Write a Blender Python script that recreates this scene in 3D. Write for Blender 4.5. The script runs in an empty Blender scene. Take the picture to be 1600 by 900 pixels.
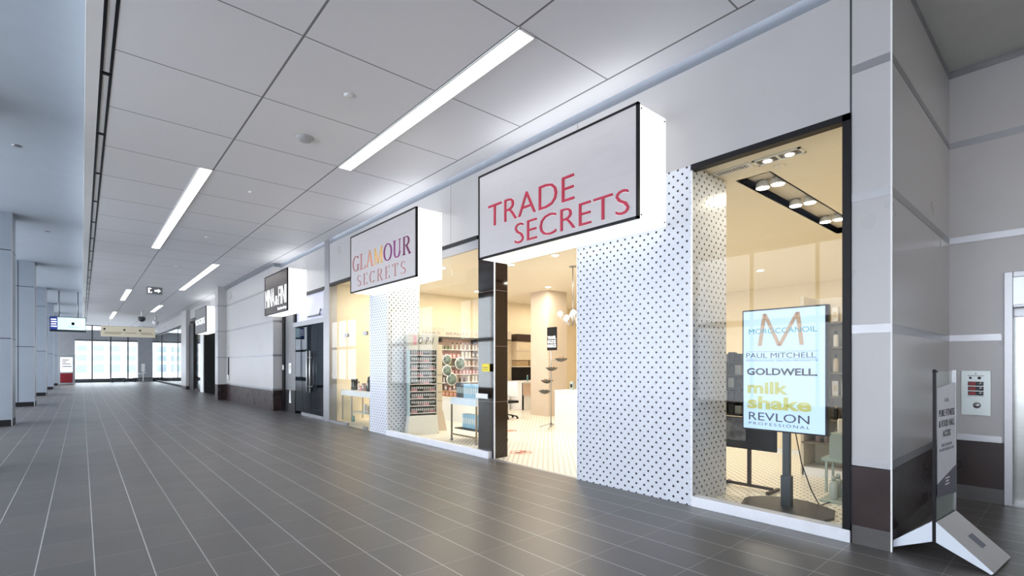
import bpy, bmesh, math, random
from mathutils import Vector, Matrix
random.seed(7)
PI = math.pi
scene = bpy.context.scene
C = scene.collection

# ------------------------------------------------------------------ camera, world, exposure
cam_d = bpy.data.cameras.new('camera')
cam = bpy.data.objects.new('camera', cam_d); C.objects.link(cam)
cam.location = (0, 0, 1.55)
cam.rotation_euler = (PI/2, 0, -0.713)
cam_d.sensor_width = 36; cam_d.lens = 777.4/1600*36
cam_d.shift_y = (569.3-450)/1600
cam_d.clip_end = 400; cam_d.clip_start = 0.05
scene.camera = cam
scene.view_settings.view_transform = 'Standard'
scene.view_settings.look = 'None'
scene.view_settings.gamma = 1
scene.view_settings.use_curve_mapping = False
scene.view_settings.exposure = 0.5
world = bpy.data.worlds.new('sky'); scene.world = world
world.use_nodes = True
bg = world.node_tree.nodes['Background']
bg.inputs['Color'].default_value = (0.86, 0.92, 1.0, 1)
WORLD = 5.0
bg.inputs['Strength'].default_value = WORLD
STRIP = 2.6      # corridor strip lights
SHOP = 0.7       # multiplier for shop lamps
SIGN = 1.0
scene.cycles.max_bounces = 10
scene.cycles.diffuse_bounces = 5
scene.cycles.transparent_max_bounces = 24
scene.cycles.use_denoising = True
scene.cycles.sample_clamp_indirect = 8

# ------------------------------------------------------------------ materials
MATS = {}
def new_mat(name):
    m = bpy.data.materials.new(name); m.use_nodes = True
    nt = m.node_tree
    return m, nt, nt.nodes['Principled BSDF']
def pbr(name, col, rough=0.5, metal=0.0, noise=0.0, scale=3.0, spec=0.5, emit=0.0, stretch=(1,1,1), coat=0.0, rvar=0.0):
    if name in MATS: return MATS[name]
    m, nt, b = new_mat(name)
    b.inputs['Base Color'].default_value = (*col, 1)
    b.inputs['Roughness'].default_value = rough
    b.inputs['Metallic'].default_value = metal
    b.inputs['Specular IOR Level'].default_value = spec
    b.inputs['Coat Weight'].default_value = coat
    if emit:
        b.inputs['Emission Color'].default_value = (*col, 1)
        b.inputs['Emission Strength'].default_value = emit
    if noise or rvar:
        N = nt.nodes; L = nt.links
        tc = N.new('ShaderNodeTexCoord'); mp = N.new('ShaderNodeMapping')
        mp.inputs['Scale'].default_value = stretch
        nz = N.new('ShaderNodeTexNoise'); nz.inputs['Scale'].default_value = scale
        nz.inputs['Detail'].default_value = 2.5; nz.inputs['Roughness'].default_value = 0.5
        L.new(tc.outputs['Object'], mp.inputs[0]); L.new(mp.outputs[0], nz.inputs['Vector'])
        if noise:
            mx = N.new('ShaderNodeMix'); mx.data_type = 'RGBA'
            mx.inputs[6].default_value = (*[max(0, c*(1-noise)) for c in col], 1)
            mx.inputs[7].default_value = (*[min(1, c*(1+noise)) for c in col], 1)
            rp = N.new('ShaderNodeMapRange'); rp.inputs[1].default_value = .22; rp.inputs[2].default_value = .78; rp.interpolation_type = 'SMOOTHSTEP'
            L.new(nz.outputs['Fac'], rp.inputs[0]); L.new(rp.outputs[0], mx.inputs[0])
            L.new(mx.outputs[2], b.inputs['Base Color'])
        if rvar:
            rr = N.new('ShaderNodeMapRange'); rr.inputs[1].default_value = .22; rr.inputs[2].default_value = .78; rr.interpolation_type = 'SMOOTHSTEP'
            rr.inputs[3].default_value = max(.02, rough-rvar); rr.inputs[4].default_value = rough+rvar
            L.new(nz.outputs['Fac'], rr.inputs[0]); L.new(rr.outputs[0], b.inputs['Roughness'])
    MATS[name] = m
    return m
def emi(name, col, s):
    if name in MATS: return MATS[name]
    m, nt, b = new_mat(name)
    b.inputs['Base Color'].default_value = (*[c*.8 for c in col], 1)
    b.inputs['Roughness'].default_value = .35
    b.inputs['Emission Color'].default_value = (*col, 1)
    b.inputs['Emission Strength'].default_value = s
    MATS[name] = m
    return m
def glass(name, tint=(.97, .985, .98), ior=1.5, boost=.5):
    m, nt, b = new_mat(name); N = nt.nodes; L = nt.links
    N.remove(b)
    out = [n for n in N if n.type == 'OUTPUT_MATERIAL'][0]
    tr = N.new('ShaderNodeBsdfTransparent'); tr.inputs[0].default_value = (*tint, 1)
    gl = N.new('ShaderNodeBsdfGlossy'); gl.inputs['Roughness'].default_value = 0.0
    ge = N.new('ShaderNodeNewGeometry'); vd = N.new('ShaderNodeVectorMath'); vd.operation = 'DOT_PRODUCT'
    L.new(ge.outputs['Normal'], vd.inputs[0]); L.new(ge.outputs['Incoming'], vd.inputs[1])
    def M(op, a, b=None):
        n = N.new('ShaderNodeMath'); n.operation = op
        for i, v in enumerate((a, b)):
            if v is None: continue
            if isinstance(v, (int, float)): n.inputs[i].default_value = v
            else: L.new(v, n.inputs[i])
        n.use_clamp = op != 'ABSOLUTE'
        return n.outputs[0]
    f = M('POWER', M('SUBTRACT', 1.0, M('ABSOLUTE', vd.outputs['Value'])), 5.0)
    f = M('MULTIPLY', M('ADD', M('MULTIPLY', f, .9), .045), boost)
    mx = N.new('ShaderNodeMixShader')
    L.new(f, mx.inputs[0])
    L.new(tr.outputs[0], mx.inputs[1]); L.new(gl.outputs[0], mx.inputs[2]); L.new(mx.outputs[0], out.inputs[0])
    MATS[name] = m
    return m
class G:   # tiny node-math helper
    def __init__(s, nt): s.nt = nt
    def m(s, op, a, b=None, c=None, clamp=False):
        n = s.nt.nodes.new('ShaderNodeMath'); n.operation = op; n.use_clamp = clamp
        for i, v in enumerate((a, b, c)):
            if v is None: continue
            if isinstance(v, (int, float)): n.inputs[i].default_value = v
            else: s.nt.links.new(v, n.inputs[i])
        return n.outputs[0]
    def xyz(s):
        tc = s.nt.nodes.new('ShaderNodeTexCoord'); sp = s.nt.nodes.new('ShaderNodeSeparateXYZ')
        s.nt.links.new(tc.outputs['Object'], sp.inputs[0]); return sp.outputs
def dots(name, base, dot, pu, pv, r, floor=False, rough=.25, grout=None):
    """staggered dots; wall: u = x+y, v = z (works on faces of both directions); floor: u = x, v = y"""
    m, nt, b = new_mat(name); g = G(nt); X, Y, Z = g.xyz()
    u = Y if floor else g.m('ADD', X, Y)
    v = X if floor else Z
    def lattice(ou, ov):
        fu = g.m('SUBTRACT', g.m('FRACT', g.m('ADD', g.m('DIVIDE', u, pu), ou)), .5)
        fv = g.m('SUBTRACT', g.m('FRACT', g.m('ADD', g.m('DIVIDE', v, pv), ov)), .5)
        du = g.m('MULTIPLY', fu, pu); dv = g.m('MULTIPLY', fv, pv)
        return g.m('SQRT', g.m('ADD', g.m('MULTIPLY', du, du), g.m('MULTIPLY', dv, dv)))
    d = g.m('MINIMUM', lattice(0, 0), lattice(.5, .5))
    mask = g.m('LESS_THAN', d, r)
    mx = nt.nodes.new('ShaderNodeMix'); mx.data_type = 'RGBA'
    nt.links.new(mask, mx.inputs[0]); mx.inputs[6].default_value = (*base, 1); mx.inputs[7].default_value = (*dot, 1)
    col = mx.outputs[2]
    if grout:     # faint mosaic joints
        gu = g.m('ABSOLUTE', g.m('SUBTRACT', g.m('FRACT', g.m('DIVIDE', u, grout[0])), .5))
        gv = g.m('ABSOLUTE', g.m('SUBTRACT', g.m('FRACT', g.m('DIVIDE', v, grout[0])), .5))
        ln = g.m('GREATER_THAN', g.m('MAXIMUM', gu, gv), .46)
        m2 = nt.nodes.new('ShaderNodeMix'); m2.data_type = 'RGBA'
        nt.links.new(g.m('MULTIPLY', ln, grout[1]), m2.inputs[0]); nt.links.new(col, m2.inputs[6])
        m2.inputs[7].default_value = (.35, .33, .3, 1); col = m2.outputs[2]
    nt.links.new(col, b.inputs['Base Color']); b.inputs['Roughness'].default_value = rough
    MATS[name] = m
    return m
def tile_floor(name, x0, pw, pl, base1, base2, grout):
    m, nt, b = new_mat(name); g = G(nt); X, Y, Z = g.xyz(); N = nt.nodes; L = nt.links
    xi = g.m('DIVIDE', g.m('SUBTRACT', X, x0), pw)
    yi = g.m('DIVIDE', g.m('SUBTRACT', Y, .06), pl)
    fx = g.m('ABSOLUTE', g.m('SUBTRACT', g.m('FRACT', xi), .5))
    fy = g.m('ABSOLUTE', g.m('SUBTRACT', g.m('FRACT', yi), .5))
    gx = g.m('GREATER_THAN', fx, .5-.0045/pw*.8)
    gy = g.m('GREATER_THAN', fy, .5-.0028/pl*.8)
    gm = g.m('MAXIMUM', gx, g.m('MULTIPLY', gy, .55))
    cv = N.new('ShaderNodeCombineXYZ')
    L.new(g.m('FLOOR', xi), cv.inputs[0]); L.new(g.m('FLOOR', yi), cv.inputs[1])
    wn = N.new('ShaderNodeTexWhiteNoise'); wn.noise_dimensions = '2D'; L.new(cv.outputs[0], wn.inputs['Vector'])
    tc = N.new('ShaderNodeTexCoord')
    nz = N.new('ShaderNodeTexNoise'); nz.inputs['Scale'].default_value = 1.4; nz.inputs['Detail'].default_value = 7; nz.inputs['Roughness'].default_value = .65
    L.new(tc.outputs['Object'], nz.inputs['Vector'])
    f = g.m('ADD', g.m('MULTIPLY', wn.outputs['Value'], .35), g.m('MULTIPLY', nz.outputs['Fac'], .65))
    mx = N.new('ShaderNodeMix'); mx.data_type = 'RGBA'; L.new(f, mx.inputs[0])
    mx.inputs[6].default_value = (*base1, 1); mx.inputs[7].default_value = (*base2, 1)
    m2 = N.new('ShaderNodeMix'); m2.data_type = 'RGBA'; L.new(gm, m2.inputs[0]); L.new(mx.outputs[2], m2.inputs[6])
    m2.inputs[7].default_value = (*grout, 1); L.new(m2.outputs[2], b.inputs['Base Color'])
    nr = N.new('ShaderNodeMapRange'); nr.inputs[1].default_value = .2; nr.inputs[2].default_value = .8
    nr.inputs[3].default_value = .33; nr.inputs[4].default_value = .42
    L.new(nz.outputs['Fac'], nr.inputs[0]); L.new(nr.outputs[0], b.inputs['Roughness'])
    b.inputs['Specular IOR Level'].default_value = .55
    bp = N.new('ShaderNodeBump'); bp.inputs['Strength'].default_value = .03; bp.inputs['Distance'].default_value = .01
    L.new(nz.outputs['Fac'], bp.inputs['Height']); L.new(bp.outputs[0], b.inputs['Normal'])
    MATS[name] = m
    return m
def ceiling_mat(name, xs, y0, sp, xr, base, line):
    """fine panel joints: long joints at the given x, cross joints every sp, only where x < xr"""
    m, nt, b = new_mat(name); g = G(nt); X, Y, Z = g.xyz()
    fy = g.m('ABSOLUTE', g.m('SUBTRACT', g.m('FRACT', g.m('ADD', g.m('DIVIDE', g.m('SUBTRACT', Y, y0), sp), .5)), .5))
    k = g.m('MULTIPLY', g.m('LESS_THAN', fy, .0085/sp), g.m('LESS_THAN', X, xr))
    for x in xs:
        k = g.m('MAXIMUM', k, g.m('LESS_THAN', g.m('ABSOLUTE', g.m('SUBTRACT', X, x)), .012))
    mx = nt.nodes.new('ShaderNodeMix'); mx.data_type = 'RGBA'; nt.links.new(k, mx.inputs[0])
    mx.inputs[6].default_value = (*base, 1); mx.inputs[7].default_value = (*line, 1)
    nt.links.new(mx.outputs[2], b.inputs['Base Color']); b.inputs['Roughness'].default_value = .55
    MATS[name] = m
    return m

M_floor = tile_floor('grey_floor_tile', .075, .339, .64, (.080, .078, .078), (.128, .116, .110), (.42, .42, .42))
M_ceil = ceiling_mat('white_ceiling_panel', (1.73, 3.31, 4.72), 6.825, 1.55, 4.72, (.80, .80, .83), (.2, .2, .21))
M_lceil = pbr('left_ceiling_paint', (.45, .51, .58), .6, noise=.02)
M_wall = pbr('pale_stone_panel', (.47, .46, .465), .3, noise=.035, scale=1.2, rvar=.03)
M_base = pbr('dark_brown_stone', (.034, .021, .022), .3, noise=.25, scale=2.5, rvar=.04, spec=.35)
M_plinth = pbr('grey_plinth_stone', (.09, .085, .085), .38, noise=.12, scale=5)
M_steel = pbr('brushed_steel', (.36, .36, .38), .36, metal=.85, noise=.05, scale=8, stretch=(1, 1, 30))
M_alu = pbr('white_aluminium', (.78, .80, .86), .35, metal=.25, noise=.03, scale=10)
M_black = pbr('black_frame', (.005, .005, .007), .45, noise=.1, spec=.25)
M_blackt = pbr('polished_brown_black_tile', (.018, .009, .007), .05, noise=.25, scale=3)
M_white = pbr('white_paint', (.8, .8, .8), .45, noise=.02)
M_dotw = dots('white_mosaic_black_dots', (.64, .67, .74), (.004, .004, .008), .1105, .1165, .0135, grout=None)
M_dotf = dots('white_shop_floor_dots', (.78, .75, .68), (.06, .05, .045), .115, .115, .015, floor=True, rough=.3, grout=None)
M_cream = pbr('cream_shop_wall', (.80, .70, .52), .6, noise=.02)
M_creamc = pbr('cream_shop_ceiling', (.82, .76, .64), .6, noise=.01)
M_taupe = pbr('taupe_column', (.58, .50, .42), .45, noise=.03)
M_glass = glass('clear_glass', boost=.32)
M_dglass = glass('smoked_glass', tint=(.55, .62, .70), boost=.9)
M_colp = pbr('blue_grey_column_panel', (.26, .30, .35), .38, noise=.03, scale=2)
M_joint = pbr('dark_joint', (.03, .035, .045), .5, noise=.05)
M_strip = emi('strip_light_diffuser', (1, .985, .96), STRIP)
M_signlit = emi('lit_white_acrylic', (1, 1, 1), SIGN)
M_panel = pbr('brushed_grey_sign_face', (.58, .555, .57), .30, metal=.15, noise=.02, scale=3, stretch=(1, 1, 6))
M_red = pbr('crimson_lettering', (.50, .02, .06), .35, noise=.04)
M_halo = emi('white_letter_halo', (1, .90, .90), .12)

# ------------------------------------------------------------------ mesh helpers
class MB:
    def __init__(s): s.bm = bmesh.new(); s.mats = []
    def mi(s, m):
        if m not in s.mats: s.mats.append(m)
        return s.mats.index(m)
    def _add(s, verts, faces, m, smooth=False):
        i = s.mi(m) if m else 0
        vs = [s.bm.verts.new(v) for v in verts]
        for f in faces:
            try:
                fc = s.bm.faces.new([vs[k] for k in f]); fc.material_index = i; fc.smooth = smooth
            except ValueError: pass
        return s
    def box(s, x0, x1, y0, y1, z0, z1, m=None):
        v = [(x0,y0,z0),(x1,y0,z0),(x1,y1,z0),(x0,y1,z0),(x0,y0,z1),(x1,y0,z1),(x1,y1,z1),(x0,y1,z1)]
        return s._add(v, [(0,3,2,1),(4,5,6,7),(0,1,5,4),(1,2,6,5),(2,3,7,6),(3,0,4,7)], m)
    def prism(s, poly, a0, a1, axis='z', m=None):
        n = len(poly)
        def P(p, a): return {'z': (p[0], p[1], a), 'y': (p[0], a, p[1]), 'x': (a, p[0], p[1])}[axis]
        v = [P(p, a0) for p in poly]+[P(p, a1) for p in poly]
        f = [tuple(range(n))[::-1], tuple(range(n, 2*n))]+[(i, (i+1) % n, n+(i+1) % n, n+i) for i in range(n)]
        return s._add(v, f, m)
    def lathe(s, prof, c=(0,0,0), n=16, m=None, axis='z', smooth=True):
        v = []; f = []
        for r, h in prof:
            for k in range(n):
                a = 2*PI*k/n; p = (r*math.cos(a), r*math.sin(a), h)
                if axis == 'x': p = (h, p[0], p[1])
                elif axis == 'y': p = (p[0], h, p[1])
                v.append((p[0]+c[0], p[1]+c[1], p[2]+c[2]))
        for i in range(len(prof)-1):
            for k in range(n): f.append((i*n+k, i*n+(k+1) % n, (i+1)*n+(k+1) % n, (i+1)*n+k))
        f.append(tuple(range(n))[::-1]); f.append(tuple(range((len(prof)-1)*n, len(prof)*n)))
        return s._add(v, f, m, smooth)
    def cyl(s, r, z0, z1, c=(0,0,0), n=16, m=None, axis='z'):
        return s.lathe([(r, z0), (r, z1)], c, n, m, axis)
    def tube(s, pts, r, n=8, m=None):
        pts = [Vector(p) for p in pts]; v = []; f = []
        for i, p in enumerate(pts):
            t = (pts[min(i+1, len(pts)-1)]-pts[max(i-1, 0)]).normalized()
            up = Vector((0,0,1)) if abs(t.z) < .9 else Vector((1,0,0))
            a = t.cross(up).normalized(); b = t.cross(a)
            for k in range(n):
                q = 2*PI*k/n; v.append(tuple(p+a*r*math.cos(q)+b*r*math.sin(q)))
        for i in range(len(pts)-1):
            for k in range(n): f.append((i*n+k, i*n+(k+1) % n, (i+1)*n+(k+1) % n, (i+1)*n+k))
        f += [tuple(range(n)), tuple(range((len(pts)-1)*n, len(pts)*n))]
        return s._add(v, f, m, True)
    def quad(s, pts, m=None):
        return s._add(pts, [tuple(range(len(pts)))], m)
    def build(s, name, m=None, parent=None, bevel=0, origin=None):
        bmesh.ops.recalc_face_normals(s.bm, faces=s.bm.faces[:])
        if origin: bmesh.ops.translate(s.bm, verts=s.bm.verts[:], vec=[-c for c in origin])
        me = bpy.data.meshes.new(name); s.bm.to_mesh(me); s.bm.free()
        for q in (s.mats or [m]):
            if q: me.materials.append(q)
        o = bpy.data.objects.new(name, me); C.objects.link(o)
        if origin: o.location = origin
        if parent: o.parent = parent
        if bevel:
            b = o.modifiers.new('bevel', 'BEVEL'); b.width = bevel; b.segments = 2; b.limit_method = 'ANGLE'
        return o
def tag(o, label, cat, group=None):
    o['label'] = label; o['category'] = cat
    if group: o['group'] = group
    return o
def thing(name, label, cat, loc=(0,0,0), rz=0, group=None):
    o = bpy.data.objects.new(name, None); C.objects.link(o); o.empty_display_size = .1
    o.location = loc; o.rotation_euler = (0, 0, rz)
    return tag(o, label, cat, group)
def struct(name, mb, m=None, parent=None, bevel=0):
    o = mb.build(name, m, parent, bevel)
    if not parent: o['kind'] = 'structure'
    return o
def dup(o, loc, rz=None, label=None, parent=None):
    r = o.copy(); C.objects.link(r)
    if parent is None: r.location = loc
    else: r.parent = parent
    if rz is not None: r.rotation_euler = (0, 0, rz)
    if label: r['label'] = label
    for ch in list(o.children): dup(ch, None, parent=r)
    return r
def box1(name, x0, x1, y0, y1, z0, z1, m, parent=None, bevel=0):
    return MB().box(x0, x1, y0, y1, z0, z1).build(name, m, parent, bevel)

# text laid on a plane: 'x' = plane x=const seen from -x, 'y' = plane y=const seen from -y ; a0,a1 = left and right edge as the viewer reads
def text(name, body, a0, a1, z0, z1, plane, at, m, parent=None, t=.004, bold=0, spacing=1.0, shear=0):
    cu = bpy.data.curves.new(name, 'FONT'); cu.body = body; cu.extrude = .5; cu.offset = bold
    cu.space_character = spacing; cu.shear = shear; cu.resolution_u = 3; cu.align_x = 'LEFT'
    tmp = bpy.data.objects.new('tmp', cu); C.objects.link(tmp)
    dg = bpy.context.evaluated_depsgraph_get(); dg.update()
    me = bpy.data.meshes.new_from_object(tmp.evaluated_get(dg))
    bpy.data.objects.remove(tmp); bpy.data.curves.remove(cu)
    return fit(name, me, a0, a1, z0, z1, plane, at, m, parent, t)
def fit(name, me, a0, a1, z0, z1, plane, at, m, parent, t):
    xs = [v.co.x for v in me.vertices]; ys = [v.co.y for v in me.vertices]
    X0, X1, Y0, Y1 = min(xs), max(xs), min(ys), max(ys)
    for v in me.vertices:
        a = a0+(v.co.x-X0)/(X1-X0)*(a1-a0); z = z0+(v.co.y-Y0)/(Y1-Y0)*(z1-z0)
        d = -t if v.co.z > 0 else 0
        v.co = (at+d, a, z) if plane == 'x' else (a, at+d, z)
    me.materials.clear(); me.materials.append(m); me.name = name
    bm = bmesh.new(); bm.from_mesh(me); bmesh.ops.recalc_face_normals(bm, faces=bm.faces[:]); bm.to_mesh(me); bm.free()
    o = bpy.data.objects.new(name, me); C.objects.link(o)
    if parent: o.parent = parent
    return o
# serif letters drawn as strokes of varying width in a unit-high cell
TK, TN = .12, .045
def arc(cx, cy, rx, ry, a0, a1, n=22, th=TK, tn=TN):
    P = []
    for i in range(n+1):
        a = math.radians(a0+(a1-a0)*i/n)
        P.append((cx+rx*math.cos(a), cy+ry*math.sin(a), tn+(th-tn)*abs(math.cos(a))))
    return P
def line(x0, y0, x1, y1, w): return [(x0, y0, w), (x1, y1, w)]
def serif(x, y, w=.26): return line(x-w/2, y, x+w/2, y, .035)
SER = {
 'G': (.86, [arc(.42, .5, .36, .48, 48, 312), line(.70, .06, .70, .40, TK), serif(.70, .41, .28), line(.70, .80, .70, .97, .04)]),
 'L': (.70, [line(.17, 0, .17, 1, TK), serif(.17, .985), line(.05, .018, .66, .018, .04), line(.65, 0, .65, .22, .04)]),
 'A': (.84, [line(.12, 0, .42, 1, TN), line(.42, 1, .74, 0, TK), line(.22, .33, .62, .33, .04), serif(.12, .018, .2), serif(.73, .018, .24)]),
 'M': (1.02, [line(.14, 0, .14, 1, TN), line(.14, .98, .5, .04, TK), line(.5, .04, .86, .98, TN), line(.87, 0, .87, 1, TK), serif(.14, .018, .2), serif(.87, .018, .24), serif(.1, .985, .16), serif(.9, .985, .18)]),
 'O': (.90, [arc(.45, .5, .38, .48, 0, 360, 36)]),
 'U': (.86, [line(.17, .98, .17, .32, TK), arc(.43, .32, .26, .30, 180, 360), line(.69, .32, .69, .98, TN), serif(.17, .985), serif(.69, .985, .2)]),
 'R': (.80, [line(.17, 0, .17, 1, TK), line(.17, .98, .40, .98, .04), arc(.40, .75, .22, .23, 90, -90), line(.17, .52, .40, .52, .04), line(.38, .52, .72, 0, TK), serif(.17, .018), serif(.72, .018, .2)]),
 'S': (.66, [arc(.33, .74, .22, .24, 30, 260, 18, .08), [(.29, .505, .10), (.40, .44, .12)], arc(.33, .26, .25, .24, 70, -150, 18, .09)]),
 'E': (.70, [line(.17, 0, .17, 1, TK), line(.05, .982, .60, .982, .04), line(.05, .018, .62, .018, .04), line(.17, .52, .48, .52, .04), line(.60, .82, .60, 1, .04), line(.62, 0, .62, .2, .04)]),
 'C': (.80, [arc(.42, .5, .36, .48, 45, 315), line(.70, .78, .70, .97, .04)]),
 'T': (.74, [line(.37, 0, .37, 1, TK), line(.05, .982, .69, .982, .04), serif(.37, .018), line(.06, .82, .06, 1, .04), line(.68, .82, .68, 1, .04)]),
}
def serif_word(body, a0, a1, z0, z1, plane, at, mats, parent, gap=.08, t=.006, grow=0, first=0):
    tot = sum(SER[c][0]+gap for c in body)-gap
    x = 0; sc = (a1-a0)/tot
    for k, c in enumerate(body):
        mb = MB(); w, strokes = SER[c]
        for st in strokes:
            L = []; R = []
            for i, p in enumerate(st):
                q0 = st[max(i-1, 0)]; q1 = st[min(i+1, len(st)-1)]
                dx, dy = q1[0]-q0[0], q1[1]-q0[1]; n = math.hypot(dx, dy) or 1
                nx, ny = -dy/n, dx/n; h = p[2]/2+grow
                L.append((p[0]+nx*h, p[1]+ny*h)); R.append((p[0]-nx*h, p[1]-ny*h))
            for i in range(len(st)-1):
                poly = [L[i], L[i+1], R[i+1], R[i]]
                poly = [(a0+(x+px)*sc, z0+py*(z1-z0)) for px, py in poly]
                if plane == 'x': mb.prism(poly, at-t, at, 'x')
                else: mb.prism(poly, at-t, at, 'y')
        mb.build('letter', mats[k % len(mats)], parent)
        x += w+gap

# ================================================================== STRUCTURE
ZC = 4.93
struct('floor', MB().box(-5.8, 5.10, -4.2, 56.2, -.1, 0).box(5.10, 7.9, -4.2, 1.25, -.1, 0).box(5.10, 9.5, 17.3, 56.2, -.1, 0).box(5.10, 7.6, 13.5, 17.3, -.1, -.001), M_floor)
struct('shop_floor', MB().box(5.10, 15.1, 1.25, 13.5, -.1, .004), M_dotf)
struct('ceiling', MB().box(.27, 5.06, -4.2, 56.2, ZC, ZC+.12).box(5.06, 9.5, 24.7, 56.2, ZC, ZC+.12), M_ceil)
struct('ceiling_left', MB().box(-5.8, .03, -4.2, 56.2, 5.36, 5.45), M_lceil)
struct('trim_1', MB().box(.03, .07, -4.2, 56.2, ZC, 5.45).box(.03, .155, -4.2, 56.2, ZC-.005, ZC+.03).box(.155, .27, -4.2, 56.2, ZC+.10, ZC+.12), M_white)
struct('ceiling_lobby', MB().box(5.06, 7.9, -4.2, 1.06, 4.97, 5.05), pbr('lobby_ceiling_paint', (.62, .62, .58), .6, noise=.03))

# left side: columns, window wall
def column(x0, x1, y0, y1, h):
    mb = MB().box(x0, x1, y0, y1, .16, h, M_colp).box(x0-.004, x1+.004, y0-.004, y1+.004, 0, .16, M_black)
    for z in (2.2, 4.42): mb.box(x0-.002, x1+.002, y0-.002, y1+.002, z-.012, z+.012, M_joint)
    mb.box((x0+x1)/2-.012, (x0+x1)/2+.012, y0-.003, y1+.003, .16, h, M_joint)
    for x in (x0, x1): mb.box(x-.012, x+.012, y0-.008, y0+.012, 0, h, M_steel)
    return struct('column', mb)
for y in (2.3, 10.0, 17.7, 25.6, 33.8, 42.0, 49.6): column(-2.2, -1.33, y, y+.9, 5.36)
M_mull = pbr('grey_mullion', (.16, .17, .18), .4, metal=.3, noise=.05)
# left window wall at x = -5.7
wf = MB(); wg = MB()
wf.box(-5.82, -5.62, -4.2, 56.2, 0, .35).box(-5.82, -5.62, -4.2, 56.2, 5.05, 5.45).box(-5.78, -5.66, -4.2, 56.2, 2.75, 2.95)
y = -4.2
while y < 56.3:
    wf.box(-5.77, -5.67, y-.04, y+.04, .35, 5.05); y += 1.85
struct('window_1', wf, M_mull)
struct('wall_back', MB().box(-5.8, 7.9, -4.4, -4.2, 0, 5.4), M_wall)

# far end: glazed wall
Yf = 56.0
M_grey = pbr('grey_far_panel', (.30, .31, .33), .5, noise=.04)
fw = MB()
fw.box(-.44, 9.5, Yf, Yf+.2, 3.62, 4.5).box(3.81, 4.89, Yf-.3, Yf+.2, 0, ZC).box(-5.8, -.44, Yf, Yf+.2, 0, 5.4)
struct('wall_far', fw, M_grey)
fr = MB().box(-.44, 9.5, Yf-.05, Yf+.15, 0, .30).box(-.44, 9.5, Yf-.05, Yf+.15, 3.55, 3.66).box(-.44, 9.5, Yf, Yf+.1, 4.86, ZC+.1)
for x in (.68, 1.92, 3.12, 5.61, 6.85, 8.1): fr.box(x-.045, x+.045, Yf-.02, Yf+.1, .3, ZC)
struct('window_2', fr, pbr('dark_far_mullion', (.05, .055, .06), .4, noise=.05))
gf = struct('window_3', MB().box(-.44, 9.5, Yf+.04, Yf+.06, .3, ZC), M_glass)
struct('wall_far_shop', MB().box(9.5, 9.6, 17.6, Yf+.1, 0, ZC+.1), M_white)

# right hand facade, x = 5.06
F = 5.06
def strips(mb, x0, x1, y0, y1, m=M_steel):
    for z in (4.10, 2.99, 1.853, .713): mb.box(x0, x1, y0, y1, z-.036, z+.036, m)
# corner pier + lobby side wall
w = MB().box(F, 7.8, 1.06, 1.34, .67, 4.97, M_wall).box(F, 7.8, 1.06, 1.34, .16, .68, M_base).box(F-.004, 7.8, 1.056, 1.345, 0, .16, M_plinth)
strips(w, F-.003, 7.8, 1.057, 1.343)
w.box(F, 7.8, 1.057, 1.07, 4.89, 4.97, M_steel)
w.box(F-.006, F+.006, 1.052, 1.064, 0, 4.97, M_white)
w.box(F-.004, F+.02, 1.338, 1.352, 0, 4.97, M_joint)
struct('wall_right', w)
# lobby rear wall with elevator opening
XL = 7.70
w = MB()
for (y0, y1, z0) in ((.60, 1.06, 0), (-4.2, -.72, 0), (-.72, .60, 2.56)):
    w.box(XL, XL+.3, y0, y1, max(z0, .67), 4.97, M_wall)
    if z0 == 0: w.box(XL, XL+.3, y0, y1, .16, .68, M_base).box(XL-.006, XL+.3, y0, y1, 0, .16, M_plinth)
for z in (4.10, 2.99): w.box(XL-.004, XL+.01, -4.2, 1.06, z-.036, z+.036, M_steel)
for z in (1.853, .713): w.box(XL-.004, XL+.01, .62, 1.06, z-.036, z+.036, M_steel); w.box(XL-.004, XL+.01, -4.2, -.74, z-.036, z+.036, M_steel)
w.box(XL-.004, XL+.01, -4.2, 1.06, 4.89, 4.97, M_steel)
struct('wall_lobby', w)
struct('shop_backing_wall', MB().box(8.0, 8.1, -4.2, 1.06, 0, 5.0), M_wall)

# upper facade above the shopfront
M_topshade = pbr('blue_grey_top_shade', (.17, .19, .22), .5, noise=.05)  # shade below the ceiling, painted as a dark set-back strip along the wall top
w = MB().box(F, F+.2, 1.345, 13.38, 3.735, 4.80, M_wall).box(F, F+.2, 13.72, 17.62, 3.70, 4.80, M_wall).box(F+.05, F+.2, 1.345, 17.65, 4.78, ZC+.05, M_topshade)
w.box(F-.01, F+.2, 13.38, 13.72, 0, ZC+.05, M_steel)
for y in (4.50, 7.55, 10.5): w.box(F-.001, F+.05, y-.003, y+.003, 3.735, 4.795, M_plinth)
struct('wall_upper', w)
# wall with barber side pier and pilaster
w = MB().box(4.80, 5.4, 17.66, 24.7, .67, 4.80, M_wall).box(4.85, 5.4, 17.7, 24.7, 4.78, ZC+.05, M_topshade).box(4.80, 5.4, 17.66, 24.7, 0, .68, M_base)
for z in (1.853, 2.99, 4.10, .71): w.box(4.79, 5.4, 17.65, 24.7, z-.034, z+.034, M_steel)
struct('wall_right_stone', w)
w = MB().box(4.47, 5.3, 24.7, 25.3, .67, ZC, M_wall).box(4.47, 5.3, 24.7, 25.3, 0, .68, M_base)
for z in (4.10, 2.99, 1.853): w.box(4.467, 5.3, 24.697, 25.3, z-.03, z+.03, M_steel)
struct('pilaster', w)
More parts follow.
